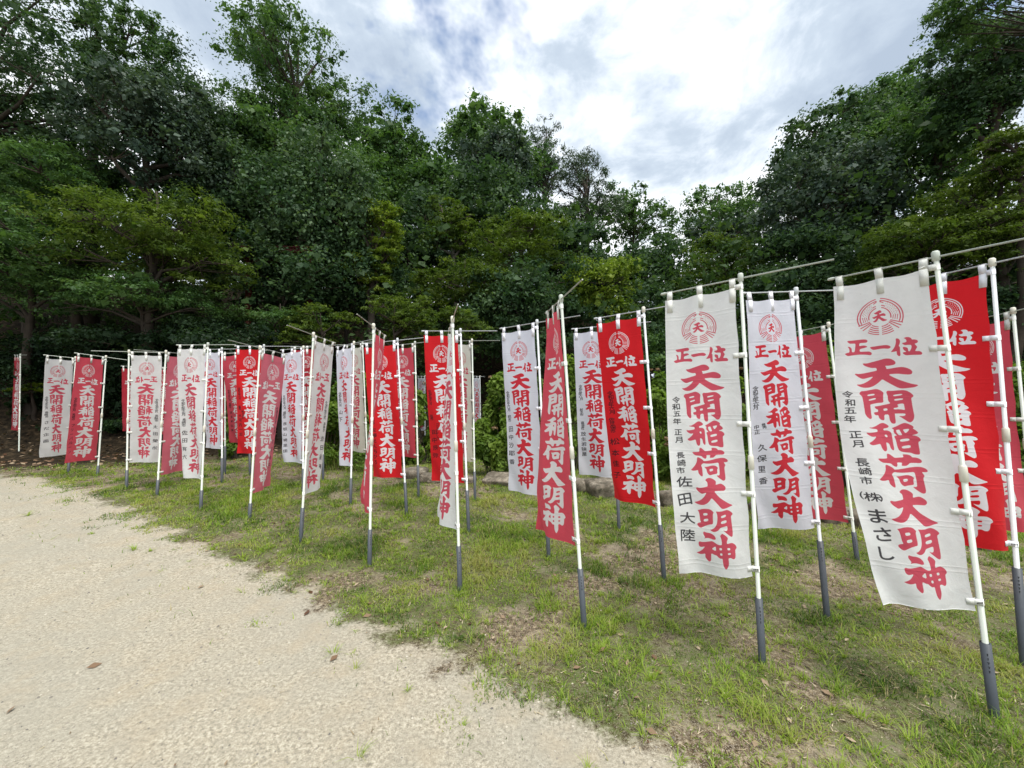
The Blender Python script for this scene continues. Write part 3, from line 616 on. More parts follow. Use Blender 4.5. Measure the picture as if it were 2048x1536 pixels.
B_(35, 'far small white banner peeping over the bushes left of the bright red centre one', (850, 897), (850, 752), 870, (835, 752), (862, 752), (838, 860), 860, 'white', wave=.6)
B_(36, 'far small white banner beyond the bushes right of the cream sideways one', (962, 897), (960, 752), 870, (946, 752), (970, 752), (949, 860), 860, 'white', wave=.6)
# ------------------------------------------------------------------ foliage
def leaf_mat(name, cols, trans=.35, gloss=.14, k=1.0):
    cols = [tuple(min(1, v * k) for v in c) for c in cols]
    m, nt, p = material(name)
    r = N(nt, 'ShaderNodeAttribute', attribute_name='tone').outputs['Fac']
    c = RAMP(nt, r, [(i / (len(cols) - 1), k) for i, k in enumerate(cols)])
    nt.links.new(c, p.inputs['Base Color']); p.inputs['Roughness'].default_value = .5; p.inputs['Specular IOR Level'].default_value = gloss
    tr = N(nt, 'ShaderNodeBsdfTranslucent')
    nt.links.new(MIX(nt, 1., c, (1.25, 1.35, .6), 'MULTIPLY'), tr.inputs[0])
    mx = N(nt, 'ShaderNodeMixShader'); mx.inputs[0].default_value = trans
    nt.links.new(p.outputs[0], mx.inputs[1]); nt.links.new(tr.outputs[0], mx.inputs[2]); nt.links.new(mx.outputs[0], nt.nodes['Material Output'].inputs[0])
    return m
LM = {
 'dark': leaf_mat('leaf_dark', [(.018, .042, .020), (.036, .074, .034), (.060, .108, .048), (.095, .15, .07)], k=1.1),
 'blue': leaf_mat('leaf_bluish', [(.022, .045, .032), (.045, .078, .055), (.075, .115, .08), (.12, .165, .12)], .25, .2, k=1.05),
 'mid': leaf_mat('leaf_mid', [(.022, .055, .020), (.045, .095, .032), (.078, .145, .046), (.12, .19, .070)], k=1.18),
 'olive': leaf_mat('leaf_olive', [(.026, .052, .012), (.055, .092, .018), (.095, .142, .026), (.15, .195, .045)], .4, k=1.1),
 'lime': leaf_mat('leaf_lime', [(.05, .09, .012), (.10, .155, .02), (.16, .22, .03), (.23, .28, .06)], .4, k=1.2),
 'ivy': leaf_mat('leaf_ivy', [(.018, .045, .02), (.04, .082, .035), (.075, .13, .06), (.13, .19, .10)], .3, .2, k=1.12),
 'mid2': leaf_mat('leaf_wood', [(.02, .045, .018), (.038, .075, .026), (.06, .11, .035), (.09, .145, .05)], k=.95),
 'pine': leaf_mat('leaf_pine', [(.02, .042, .022), (.042, .075, .038), (.07, .11, .055), (.10, .145, .075)], .2, .3),
 'rust': leaf_mat('leaf_rust', [(.06, .055, .012), (.10, .09, .018), (.16, .115, .025), (.20, .12, .04)], .4),
 'hyd': leaf_mat('leaf_hydrangea', [(.04, .085, .015), (.085, .15, .025), (.15, .23, .04), (.22, .30, .07)], .4, k=1.15),
 'shade': leaf_mat('leaf_painted_shade', [(.010, .024, .012), (.018, .038, .018), (.028, .055, .024), (.045, .08, .035)]),  # darker copy of leaf_dark; shade under the maples put into the colour
 'dry': leaf_mat('flower_dry', [(.10, .06, .035), (.17, .105, .06), (.25, .165, .10), (.34, .25, .17)], .2),
}
M_BARK = simple('bark', (.055, .045, .036), .9, .3, 5, .6, .1)
M_BARKL = simple('bark_pale', (.13, .115, .095), .9, .3, 5, .6, .1)
def leaves(rs, Cn, Rd, nrm_up, n, size, asp=.5, flat=0., droop=0., shell=.35, wts=None, inner=0.):
    """n leaves on the shells of ellipsoidal clumps with centres Cn (k,3) and radii Rd (k,3)"""
    k = len(Cn); w = (Rd[:, 0] * Rd[:, 2]) if wts is None else wts; w = w / w.sum()
    ci = rs.choice(k, n, p=w)
    u = rs.normal(size=(n, 3)); u /= np.linalg.norm(u, axis=1)[:, None]
    u[:, 2] = np.where(rs.random(n) < .45, np.abs(u[:, 2]), u[:, 2])
    rad = 1 - shell * rs.random(n) ** 1.6 + .12 * rs.normal(size=n) * .8
    inn = rs.random(n) < inner; rad = np.where(inn, rs.uniform(.05, .5, n), rad)
    P = Cn[ci] + u * Rd[ci] * rad[:, None]
    nr = u * (1 - nrm_up) + np.array([0, 0, 1.]) * nrm_up + rs.normal(size=(n, 3)) * (.45 if not flat else .45 * (1 - flat))
    nr /= np.linalg.norm(nr, axis=1)[:, None]
    tx = rs.normal(size=(n, 3)) + u * .6 + np.array([0, 0, -droop]); tx -= nr * (tx * nr).sum(1)[:, None]; tx /= np.linalg.norm(tx, axis=1)[:, None] + 1e-9
    ty = np.cross(nr, tx); L = (size if np.isscalar(size) else size[ci]) * (.6 + .8 * rs.random(n)) * np.where(inn, 2.1, 1.); Wd = L * np.where(inn, .8, asp)
    a = P - tx * (L / 2)[:, None]; b = P + tx * (L / 2)[:, None] - nr * (L * .12)[:, None]
    mid = P + nr * (L * .05)[:, None] - tx * (L * .05)[:, None]
    c = mid + ty * (Wd / 2)[:, None]; d = mid - ty * (Wd / 2)[:, None]
    V = np.stack([a, d, b, c], 1).reshape(-1, 3); Fc = np.arange(4 * n).reshape(n, 4)
    clump_t = rs.random(k) * .62 ** 1
    tone = np.clip(clump_t[ci] + rs.random(n) * .24 + .06, 0, 1)
    return V, Fc, tone
TREE_G = 'trees of the wooded hillside'
def tree(seed, name, label, cx, cy, hw, hh, Yd, kind='dark', style='round', lobes=9, n=None, ls=None, bark=None, trunk=None, cat='tree', group=TREE_G, gap=.0, depth=None, size_mul=1.):
    rs = np.random.RandomState(seed)
    Cc = at(cx, cy, Yd); sc = Yd / F
    gk = {'round': 1.14, 'airy': 1.08, 'pine': 1.2, 'layer': 1.1}.get(style, 1.05)
    rx, rz = hw * sc * gk, hh * sc * gk; ry = depth if depth else min(rx, 4.0) * .85
    foot_xy = trunk if trunk else None
    fx = at(trunk[0], 700, Yd)[0] if trunk else Cc[0]
    foot = np.array([fx, Cc[1] + (.2 if not trunk else 0), 0.]); foot[2] = float(ground_z(foot[0], foot[1])) - .2
    if foot[2] > Cc[2] - rz * .3: foot[2] = Cc[2] - rz * .9
    # lobes in the crown's volume, then clumps on every lobe
    lc = []
    g = 0
    while len(lc) < lobes and g < 4000:
        g += 1
        u = rs.uniform(-1, 1, 3)
        r = np.linalg.norm(u)
        if r > 1 or r < .35: continue
        if style != 'column' and u[2] < -.75: continue
        p = u * np.array([rx, ry, rz]) * .70
        mind = (.62 if style != 'layer' else .45) * (rx * ry * rz / lobes) ** (1 / 3)
        if all(np.linalg.norm((p - q)) > mind for q in lc) or g > 2500: lc.append(p)
    lc = np.array(lc) + Cc
    big = {'airy': .8, 'layer': 1.0, 'pine': .75}.get(style, 1.12)
    lr = np.stack([rx * rs.uniform(.34, .56, lobes), ry * rs.uniform(.36, .52, lobes), rz * rs.uniform(.30, .46, lobes)], 1) * big
    m = min(lr[:, 0].mean() * 1.5, 9); lr[:, 2] = np.minimum(lr[:, 2], m)
    if lobes >= 18 and style == 'round': lr *= .8
    if style == 'layer': lr[:, 2] *= .8
    CL, CR = [], []
    per = {'round': 20, 'airy': 16, 'layer': 30, 'pine': 18, 'column': 15, 'ivy': 22}[style]
    for c, r in zip(lc, lr):
        u = rs.normal(size=(per, 3)); u /= np.linalg.norm(u, axis=1)[:, None]; u[:, 2] = np.where(rs.random(per) < .6, np.abs(u[:, 2]), u[:, 2])
        q = c + u * r * rs.uniform(.55, 1.05, (per, 1))
        s = r.mean() * rs.uniform(.2, .5, per) * (.8 if style == 'layer' else 1)
        if style == 'layer': R3 = np.stack([s * 1.25, s * 1.2, s * .46], 1); q[:, 2] -= .22 * rx * (((q[:, :2] - Cc[:2]) ** 2).sum(1) / rx ** 2) * .6
        elif style == 'pine': R3 = np.stack([s * .9, s * .9, s * .75], 1)
        elif style == 'ivy': R3 = np.stack([s * 1., s * 1., s * 1.35], 1)
        else: R3 = np.stack([s * 1.15, s * 1.1, s * .8], 1)
        CL.append(q); CR.append(R3)
    CL = np.concatenate(CL); CR = np.concatenate(CR)
    if ls is None: ls = min(.30, max(.07, (6.0 if style != 'layer' else 5.4) * sc)) * size_mul
    if n is None: n = int(.80 * hw * hh * (7.2 * sc / ls) ** 1.6 * (.75 if style == 'airy' else 1.0))
    n = max(1500, min(n, 24500))
    kw = dict(round=dict(nrm_up=.35, asp=.55, inner=.16), airy=dict(nrm_up=.25, asp=.46, shell=.9, inner=.04), layer=dict(nrm_up=.6, asp=.42, flat=.25, droop=.45, shell=.9, inner=.06),
              pine=dict(nrm_up=.2, asp=.16, shell=1.), column=dict(nrm_up=.35, asp=.5), ivy=dict(nrm_up=.2, asp=.7, droop=1.2, inner=.16))[style]
    V, Fc, tone = leaves(rs, CL, CR, n=n, size=ls * (1.5 if style == 'pine' else 1), **kw)
    root = empty(name, foot); tag(root, label, cat, group)
    mesh_np('crown', V - foot, Fc, LM[kind], root, False, {'tone': ('FACE', tone)})
    # trunk with limbs that carry the lobes
    tb = TB(); R0 = max(.05, min(.20, .018 * (Cc[2] + rz - foot[2])))
    topz = Cc[2] + rz * .55
    txy = foot if trunk else Cc
    spine = [foot + (np.array([txy[0], txy[1], topz]) - foot) * t + np.array([rs.normal() * .12, rs.normal() * .12, 0]) * (0 < t < 1) * R0 * 5 for t in (0, .2, .4, .6, .8, 1)]
    tb.tube(spine, [R0 * 1.25, R0, R0 * .85, R0 * .62, R0 * .4, R0 * .15], 8)
    for i, c in enumerate(lc):
        t = np.clip((c[2] - .35 * rz - foot[2]) / (topz - foot[2]), .15, .85) * 5; k = int(t); s0 = spine[k] + (spine[min(k + 1, 5)] - spine[k]) * (t - k)
        mdp = (s0 + c) / 2 + np.array([rs.normal() * .15, rs.normal() * .15, .1 * rz * rs.random() - .05]) * np.array([1, 1, 1])
        rr = R0 * (.5 if style != 'airy' else .38) * (.5 if trunk and abs(trunk[0] - cx) > 200 else 1)
        tb.tube([s0, mdp, c], [rr, rr * .6, rr * .25], 5)
        for q in range(4):
            e = CL[i * per + q]; tb.tube([mdp + (c - mdp) * rs.uniform(.2, .9), e], [rr * .3, rr * .08], 4, cap=False)
    mesh_np('trunk', np.array(tb.v) - foot, tb.f, bark or M_BARK, root, True)
    return root
T_ = tree
# the wood behind the single trees, one mass of crowns up the slope
SKYL = np.array([(-900, 30), (0, 30), (330, 60), (400, 240), (520, 150), (640, 150), (740, 265), (860, 300), (900, 265), (980, 250), (1060, 270), (1130, 320), (1230, 370), (1290, 420), (1340, 450), (1400, 410), (1500, 410), (1560, 340), (1620, 265), (1750, 185), (1850, 130), (1950, 80), (3000, 30)], float)
def wood_mass():
    rs = np.random.RandomState(77); n = 1500
    x = rs.uniform(-34, 34, n); y = rs.uniform(9, 40, n); d = edge_d(x, y)
    k = (d > 1.0) & (d < 24) & (np.abs(x) < 1.9 * y); x, y, d = x[k], y[k], d[k]
    Cn, Rd = [], []
    for i in range(len(x)):
        g = float(ground_z(x[i], y[i])); hgt = rs.uniform(1.0, 7.5)
        for z in np.arange(.8, hgt, 1.5):
            c = np.array([x[i] + rs.normal() * .5, y[i] + rs.normal() * .5, g + z]); q = proj(c); r = rs.uniform(.8, 1.5)
            if q[1] - r / y[i] * F < np.interp(q[0], SKYL[:, 0], SKYL[:, 1]): break
            if 1180 < q[0] < 1345 and q[1] < 560 and rs.random() < .6: continue
            Cn.append(c); Rd.append((r, r, r * .7))
    Cn = np.array(Cn); Rd = np.array(Rd); w = 1 / Cn[:, 1] ** 1.2
    # clumps on each crown
    CL = np.repeat(Cn, 7, 0); u = rs.normal(size=CL.shape); u /= np.linalg.norm(u, axis=1)[:, None]; u[:, 2] = np.abs(u[:, 2]) * .9
    CL = CL + u * np.repeat(Rd, 7, 0) * .85; RL = np.repeat(Rd, 7, 0) * rs.uniform(.3, .55, (len(CL), 1))
    V, Fc, tone = leaves(rs, CL, RL, .4, 115000, np.minimum(.30, .0100 * CL[:, 1]), .55, shell=.7, inner=.15, wts=np.repeat(w, 7))
    tag(mesh_np('hillside_wood', V, Fc, LM['mid2'], None, False, {'tone': ('FACE', tone)}), 'dense green wood filling the slope behind the single trees', 'wood', kind='stuff')
# left side, near
T_(101, 'broadleaf_tree', 'huge dark broadleaf tree leaning in from the top left corner', 60, 130, 330, 250, 11.5, 'dark', 'airy', 16, trunk=(-60,), size_mul=1.1)
T_(102, 'broadleaf_tree', 'tall tree with big yellowish green leaves against the sky at upper left', 265, 120, 100, 130, 12.5, 'mid', 'airy', 10, trunk=(170,), size_mul=1.2)
T_(103, 'evergreen_tree', 'grey-green drooping evergreen below the yellowish one at upper left', 300, 285, 135, 125, 12, 'blue', 'round', 12)
T_(104, 'evergreen_tree', 'dark shaded evergreen at the left edge above the maples', 60, 320, 150, 130, 12.5, 'dark', 'round', 10)
T_(105, 'maple_tree', 'maple with layered pale green sprays above the left banners', 310, 470, 160, 150, 10.8, 'olive', 'layer', 18, bark=M_BARK)
T_(106, 'maple_tree', 'pointed maple with layered sprays rising at the far left', 150, 400, 110, 150, 11.2, 'mid', 'layer', 14)
T_(107, 'maple_tree', 'low spreading maple at the left edge over the dark ground', 60, 520, 170, 130, 10.6, 'mid', 'layer', 15)
T_(108, 'maple_tree', 'lowest layered maple right above the left row of banners', 290, 610, 170, 85, 10.8, 'mid', 'layer', 14)
T_(109, 'evergreen_tree', 'deep green tree in shade between the maples and the ivy', 430, 400, 120, 190, 13.5, 'dark', 'round', 14)
T_(110, 'broadleaf_tree', 'tall airy tree with a feathery top against the clouds', 576, 190, 155, 168, 16, 'mid', 'airy', 26, trunk=(585,), n=25000)
T_(111, 'broadleaf_tree', 'leafy lower tree beneath the feathery tall one', 560, 310, 135, 105, 15.5, 'mid', 'round', 12)
T_(112, 'ivy_covered_tree', 'tree smothered in hanging ivy left of the middle', 640, 430, 125, 150, 13.6, 'ivy', 'ivy', 16)
T_(113, 'ivy_covered_tree', 'dark creeper-hung tree between the ivy mass and the maples', 510, 460, 90, 130, 14.2, 'dark', 'ivy', 12)
T_(114, 'maple_tree', 'yellow-green maple sprays at the right side of the ivy mass', 745, 500, 60, 150, 13.6, 'lime', 'layer', 10)
T_(115, 'evergreen_tree', 'dark evergreen low behind the ivy-covered tree', 560, 560, 150, 90, 12.8, 'dark', 'round', 10)
# middle
T_(121, 'broadleaf_tree', 'rounded green tree against the sky left of the domed pair', 780, 335, 95, 105, 24, 'mid', 'round', 20)
T_(122, 'broadleaf_tree', 'mid green tree in front of the rounded one', 740, 410, 110, 110, 21, 'mid', 'round', 12)
T_(123, 'camphor_tree', 'bright domed tree crowning the middle of the hill', 985, 325, 122, 105, 27, 'mid', 'round', 30)
T_(124, 'evergreen_tree', 'dark umbrella-shaped evergreen in front of the bright dome', 985, 355, 85, 85, 24, 'blue', 'round', 18)
T_(125, 'evergreen_tree', 'shaded evergreen under the umbrella-shaped one', 960, 440, 120, 90, 22, 'dark', 'round', 12)
T_(126, 'pine_tree', 'tall pine just right of the bright dome', 1090, 330, 58, 95, 30, 'pine', 'pine', 18)
T_(127, 'pine_tree', 'broad pine with bare lower limbs, second from the domed tree', 1175, 395, 75, 100, 27, 'pine', 'pine', 22)
T_(128, 'broadleaf_tree', 'deep green tree behind the olive maples', 840, 490, 120, 110, 19, 'dark', 'round', 12)
T_(129, 'maple_tree', 'small olive maple standing pale before the dark hill', 905, 450, 65, 75, 17.5, 'olive', 'layer', 9, bark=M_BARKL)
T_(130, 'maple_tree', 'wide olive maple in the middle of the hill', 1045, 500, 125, 80, 16.5, 'olive', 'layer', 14)
T_(131, 'maple_tree', 'lower olive maple below the wide one', 930, 560, 120, 70, 15.5, 'olive', 'layer', 12)
T_(132, 'evergreen_tree', 'dark evergreen low in the middle above the banners', 1060, 610, 130, 80, 15.2, 'dark', 'round', 12)
T_(133, 'broadleaf_tree', 'bushy yellow-green tree behind the slanted red banner', 1215, 590, 72, 75, 14.5, 'lime', 'round', 12)
T_(134, 'broadleaf_tree', 'shaded tree between the pines and the yellow-green one', 1120, 500, 90, 90, 20, 'dark', 'round', 10)
T_(135, 'evergreen_tree', 'dark round tree in the second line behind the ivy', 690, 560, 110, 110, 14.4, 'dark', 'round', 11)
T_(136, 'broadleaf_tree', 'broad shaded tree filling the hill left of the umbrella-shaped one', 850, 390, 90, 90, 23, 'mid', 'round', 10)
# right of middle: thin trees with the sky behind
T_(141, 'broadleaf_tree', 'light open-crowned tree right of the pines', 1268, 440, 85, 75, 32, 'mid', 'airy', 18, bark=M_BARK)
T_(142, 'broadleaf_tree', 'round open-crowned tree against the sky before the big right slope', 1435, 440, 100, 78, 34, 'mid', 'airy', 22)
T_(143, 'evergreen_tree', 'dark low tree under the open-crowned ones', 1330, 560, 110, 85, 24, 'dark', 'round', 12)
T_(144, 'maple_tree', 'green layered tree left of the big dark slope', 1450, 560, 100, 90, 19, 'olive', 'layer', 14)
T_(145, 'evergreen_tree', 'bluish tree behind the layered one beside the slope', 1460, 490, 80, 70, 26, 'blue', 'round', 10)
T_(146, 'evergreen_tree', 'low dark tree behind the bright red and large grey-white banners', 1340, 660, 150, 70, 17, 'dark', 'round', 12)
# right slope
T_(151, 'evergreen_tree', 'great dark dome of an evergreen forming the edge of the right slope', 1650, 420, 150, 130, 16, 'blue', 'round', 28)
T_(152, 'evergreen_tree', 'dark evergreen above the great dome on the right slope', 1690, 300, 135, 95, 18, 'dark', 'round', 24)
T_(153, 'evergreen_tree', 'sunlit-topped tree at the crest of the right slope', 1800, 210, 105, 80, 19, 'mid', 'round', 20)
T_(154, 'broadleaf_tree', 'green broadleaf tree in the middle of the right slope', 1880, 290, 120, 100, 14.5, 'mid', 'round', 14)
T_(155, 'evergreen_tree', 'tall dark tree at the upper right edge', 1990, 160, 105, 140, 12.5, 'dark', 'round', 14)
T_(156, 'broadleaf_tree', 'overhanging branchy tree reaching in at the top right corner', 1945, 35, 105, 80, 10, 'mid', 'airy', 12, trunk=(2420,))
T_(157, 'maple_tree', 'rusty olive maple at the right edge', 2010, 420, 130, 150, 10.8, 'olive', 'layer', 18)
T_(158, 'maple_tree', 'green layered maple behind the right foreground banner', 1850, 500, 140, 110, 11.6, 'olive', 'layer', 16)
T_(159, 'evergreen_tree', 'shaded evergreen under the great dome', 1640, 570, 150, 90, 15, 'dark', 'round', 12)
T_(160, 'evergreen_tree', 'dark low tree behind the clean white banner', 1740, 660, 160, 80, 13, 'dark', 'round', 12)
T_(161, 'maple_tree', 'small maple branches hanging at the right edge', 2030, 300, 70, 70, 10.4, 'olive', 'layer', 8)
T_(162, 'evergreen_tree', 'dark low tree at the right edge behind the red banners', 1980, 640, 120, 90, 11.5, 'dark', 'round', 12)
# shrubs at the foot of the wood

UG = 'shrubs along the foot of the wood'
def shrub(seed, label, cx, cy, hw, hh, Yd, kind, style='round', lobes=7):
    return tree(seed, 'shrub', label, cx, cy, hw, hh, Yd, kind, style, lobes, cat='shrub', group=UG, size_mul=.95)
shrub(201, 'pale leafy shrub above the mirrored pink banner', 560, 640, 90, 55, 11.8, 'mid', 'layer', 9)
shrub(202, 'straw-tinted shrub above the mirrored grey-white banner', 640, 660, 80, 55, 11.4, 'olive', 'layer', 8)
shrub(203, 'tall straw-green shrub behind the twisting banner', 790, 640, 85, 70, 11.4, 'olive', 'layer', 9)
shrub(204, 'grey-green shrub behind the edge-on white banner', 900, 670, 75, 60, 11.8, 'olive', 'layer', 8)
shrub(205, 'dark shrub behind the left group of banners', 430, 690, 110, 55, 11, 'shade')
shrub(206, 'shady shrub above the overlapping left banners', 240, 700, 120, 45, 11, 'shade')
shrub(207, 'dark shrub behind the clean white middle banner', 1040, 700, 90, 60, 13.5, 'dark')
shrub(208, 'bushy shrub right of the yellow-green tree', 1290, 710, 90, 50, 14, 'mid')
shrub(209, 'dark shrub behind the large grey-white banner', 1440, 720, 100, 50, 14.5, 'dark')
shrub(210, 'deep green shrub at the foot of the right slope', 1640, 720, 120, 55, 13, 'dark')
shrub(211, 'deep green shrub behind the right foreground banner', 1860, 730, 130, 60, 12, 'dark')
shrub(212, 'small leafy plant in the shade beside the far left banner', 75, 830, 45, 40, 11, 'shade', 'round', 5)
shrub(213, 'yellowish sprig over the dark ground between the left banners', 62, 775, 34, 14, 10.5, 'lime', 'layer', 4)
shrub(214, 'green seedling clump in the dark behind the mirrored banner', 236, 850, 22, 18, 11, 'mid', 'round', 4)

wood_mass()

shrub(215, 'shade-coloured shrub filling the dark void at the far left edge', -30, 720, 110, 80, 11.5, 'shade')  # added to fill the black void; its shade sits in the leaf colour
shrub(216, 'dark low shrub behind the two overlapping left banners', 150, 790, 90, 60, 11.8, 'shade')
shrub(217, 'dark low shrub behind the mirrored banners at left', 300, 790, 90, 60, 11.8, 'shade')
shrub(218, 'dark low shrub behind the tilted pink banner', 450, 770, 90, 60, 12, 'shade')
shrub(219, 'leafy shrub behind the bright red and dull red banners', 560, 760, 90, 55, 12, 'mid')

shrub(220, 'shade-coloured thicket under the maples behind the leftmost white banner', 90, 760, 130, 95, 11.2, 'shade')  # thickets added where only deep shade shows, leaves coloured dark for it
shrub(221, 'shade-coloured thicket under the maples behind the second mirrored banner', 330, 750, 120, 90, 11.4, 'shade')
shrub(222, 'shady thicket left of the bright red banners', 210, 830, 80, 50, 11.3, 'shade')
# ------------------------------------------------------------------ garden bed: hydrangeas, tall grass, kerb stones
HG = 'hydrangea bushes in the garden bed'
def hydrangea(seed, label, cx, ytop, hw, ybase, Yd, heads=8, kind='hyd', ls=.11):
    rs = np.random.RandomState(seed); sc = Yd / F
    foot = at(cx, ybase, Yd); foot[2] = float(ground_z(foot[0], foot[1])) - .03
    top = at(cx, ytop, Yd)[2]; h = max(.4, top - foot[2]) * 1.06; rx = hw * sc * 1.25
    k = 16; u = rs.uniform(-1, 1, (k, 3)); u[:, 2] = rs.uniform(.15, .92, k)
    r = np.sqrt(np.maximum(0, 1 - (u[:, 2] - .35) ** 2 / .5)) * .85
    Cn = foot + np.stack([u[:, 0] * rx * r, u[:, 1] * rx * .7 * r, u[:, 2] * h], 1)
    Rd = np.stack([rx * rs.uniform(.22, .36, k), rx * rs.uniform(.2, .3, k), h * rs.uniform(.10, .18, k)], 1)
    n = int(1.5 * min(5200, 4.2 * hw * (ybase - ytop) * (4.5 * sc / ls) ** .8 * .5 + 900))
    V, Fc, tone = leaves(rs, Cn, Rd, .45, n, ls, .58, shell=.8, droop=.4)
    root = empty('hydrangea_bush', foot); tag(root, label, 'bush', HG)
    mesh_np('foliage', V - foot, Fc, LM[kind], root, False, {'tone': ('FACE', tone)})
    tb = TB()
    for i in range(k):
        tb.tube([foot + np.array([rs.normal() * .06, rs.normal() * .06, 0]), (foot + Cn[i]) / 2 + rs.normal(size=3) * .04, Cn[i] + np.array([0, 0, Rd[i, 2] * .8])], [.009, .007, .004], 4, cap=False)
    mesh_np('stems', np.array(tb.v) - foot, tb.f, M_BARKL, root, True)
    for i in range(heads):
        a = rs.uniform(-1, 1); z = rs.uniform(.55, 1.05); c = foot + np.array([a * rx * .95, -rx * .5 * rs.random() , h * z])
        rr = rs.uniform(.04, .075)
        V, Fc, tone = leaves(rs, c[None], np.array([[rr, rr, rr * .7]]), .1, 60, .026, .8, shell=.6)
        mesh_np('flower_head', V - foot, Fc, LM['dry'], root, False, {'tone': ('FACE', tone)})
    return root
hy = hydrangea
hy(301, 'hydrangea between the mirrored grey-white and narrow white banners', 655, 770, 45, 915, 8.6, 3)
hy(302, 'hydrangea in shade behind the red banners left of centre', 790, 775, 60, 930, 8.8, 4)
hy(303, 'tall hydrangea seen between the red banners and the bright red centre one', 850, 785, 40, 905, 9.2, 5)
hy(304, 'broad hydrangea left of the middle white banner', 1022, 755, 44, 880, 9.6, 7)
hy(305, 'low fresh hydrangea with reddish stems near the kerb stone', 985, 840, 42, 945, 7.6, 2)
hy(306, 'hydrangea behind the pole of the middle white banner', 1060, 760, 50, 900, 9.0, 5)
hy(307, 'hydrangea with rusty flower heads behind the slanted red banner', 1150, 740, 52, 930, 8.2, 9)
hy(308, 'hydrangea with brown heads right of the bright red banner', 1325, 760, 45, 960, 7.6, 12)
hy(309, 'low hydrangea beside the kerb under the grey-white banner', 1370, 850, 50, 985, 7.0, 4)
hy(310, 'hydrangea in the gap left of the clean white banner', 1440, 745, 52, 950, 8.0, 7)
hy(311, 'hydrangea showing between the two large foreground banners', 1700, 720, 55, 1010, 6.6, 10)
hy(312, 'hydrangea with tan heads behind the large right banner', 1760, 760, 50, 1040, 6.2, 9)
hy(313, 'hydrangea behind the clean white banner', 1560, 740, 60, 990, 7.2, 5)
hy(314, 'hydrangea beyond the red banners at the right edge', 1930, 720, 90, 1060, 6.6, 6)
hy(315, 'hydrangea at the right edge of the bed', 2060, 740, 60, 1080, 6.2, 5)
hy(316, 'small hydrangea behind the faded pink banner', 470, 800, 40, 895, 9.6, 2)
hy(317, 'dark hydrangea behind the middle of the red group', 735, 745, 40, 900, 9.4, 3)
hy(318, 'far hydrangea on the lawn beyond the bright red centre banner', 905, 790, 34, 850, 11.0, 4)
M_BLADE = leaf_mat('grass_blade', [(.05, .085, .012), (.10, .16, .02), (.16, .23, .03), (.22, .26, .06), (.36, .30, .15)], .4, .3)
def blades(rs, B, L, Wd, lean, tone, az=None, seg=3):
    """curved tapering blades; B (n,3)"""
    n = len(B); a = rs.uniform(0, 2 * math.pi, n) if az is None else az
    dx = np.stack([np.cos(a), np.sin(a), 0 * a], 1); sx = np.stack([-np.sin(a), np.cos(a), 0 * a], 1)
    pts = []
    for i in range(seg + 1):
        t = i / seg; w = Wd * (1 - t) ** .7 / 2
        c = B + dx * (L * lean * t ** 1.8)[:, None] + np.array([0, 0, 1.]) * (L * t * (1 - .35 * lean * t))[:, None]
        if i < seg: pts += [c - sx * w[:, None], c + sx * w[:, None]]
        else: pts.append(c)
    V = np.stack(pts, 1); m = V.shape[1]; base = np.arange(n)[:, None] * m; Fq = []
    for i in range(seg - 1): Fq.append(base + np.array([[2 * i, 2 * i + 1, 2 * i + 3, 2 * i + 2]]))
    tri = base + np.array([[2 * seg - 2, 2 * seg - 1, 2 * seg]])
    quads = np.concatenate(Fq) if Fq else np.zeros((0, 4), int)
    t1 = quads[:, [0, 1, 2]]; t2 = quads[:, [0, 2, 3]]
    Fc = np.concatenate([t1, t2, tri]); tn = np.concatenate([np.tile(tone, max(seg - 1, 0)), np.tile(tone, max(seg - 1, 0)), tone])
    return V.reshape(-1, 3), Fc, tn
GG = 'tufts of tall grass in the garden bed'
for i, (cx, yb, Yd, hgt, nb, lab) in enumerate([
    (1338, 915, 7.6, 1.0, 260, 'tall arching grass right of the bright red banner'), (1400, 880, 8.4, .8, 120, 'tall grass behind the large grey-white banner'),
    (1720, 900, 7.6, .8, 160, 'tall grass seen just left of the right foreground banner'), (1690, 960, 6.8, .6, 120, 'grass tuft at the foot of the hydrangea between the foreground banners'),
    (1320, 950, 7.3, .55, 110, 'grass tuft above the kerb stones near the bright red banner'), (1165, 900, 8.2, .5, 90, 'grass tuft behind the slanted red banner'),
    (1740, 1000, 6.2, .5, 110, 'dry grass tuft beside the pole of the hidden red banner'), (1060, 930, 8.0, .4, 80, 'grass tuft near the middle white banner'),
    (925, 880, 9.6, .4, 90, 'grass tuft on the lawn behind the red centre banner')]):
    rs = np.random.RandomState(400 + i); f = at(cx, yb, Yd); f[2] = float(ground_z(f[0], f[1])) - .02
    Bp = f + np.c_[rs.normal(size=(nb, 2)) * .14, np.zeros(nb)]
    V, Fc, tn = blades(rs, Bp, hgt * rs.uniform(.5, 1.1, nb), np.full(nb, .011), rs.uniform(.2, .9, nb), np.clip(rs.normal(.5, .25, nb), 0, 1), seg=4)
    o = mesh_np('tall_grass', V - f, Fc, M_BLADE, None, False, {'tone': ('FACE', tn)}); o.location = tuple(f); tag(o, lab, 'grass', GG)

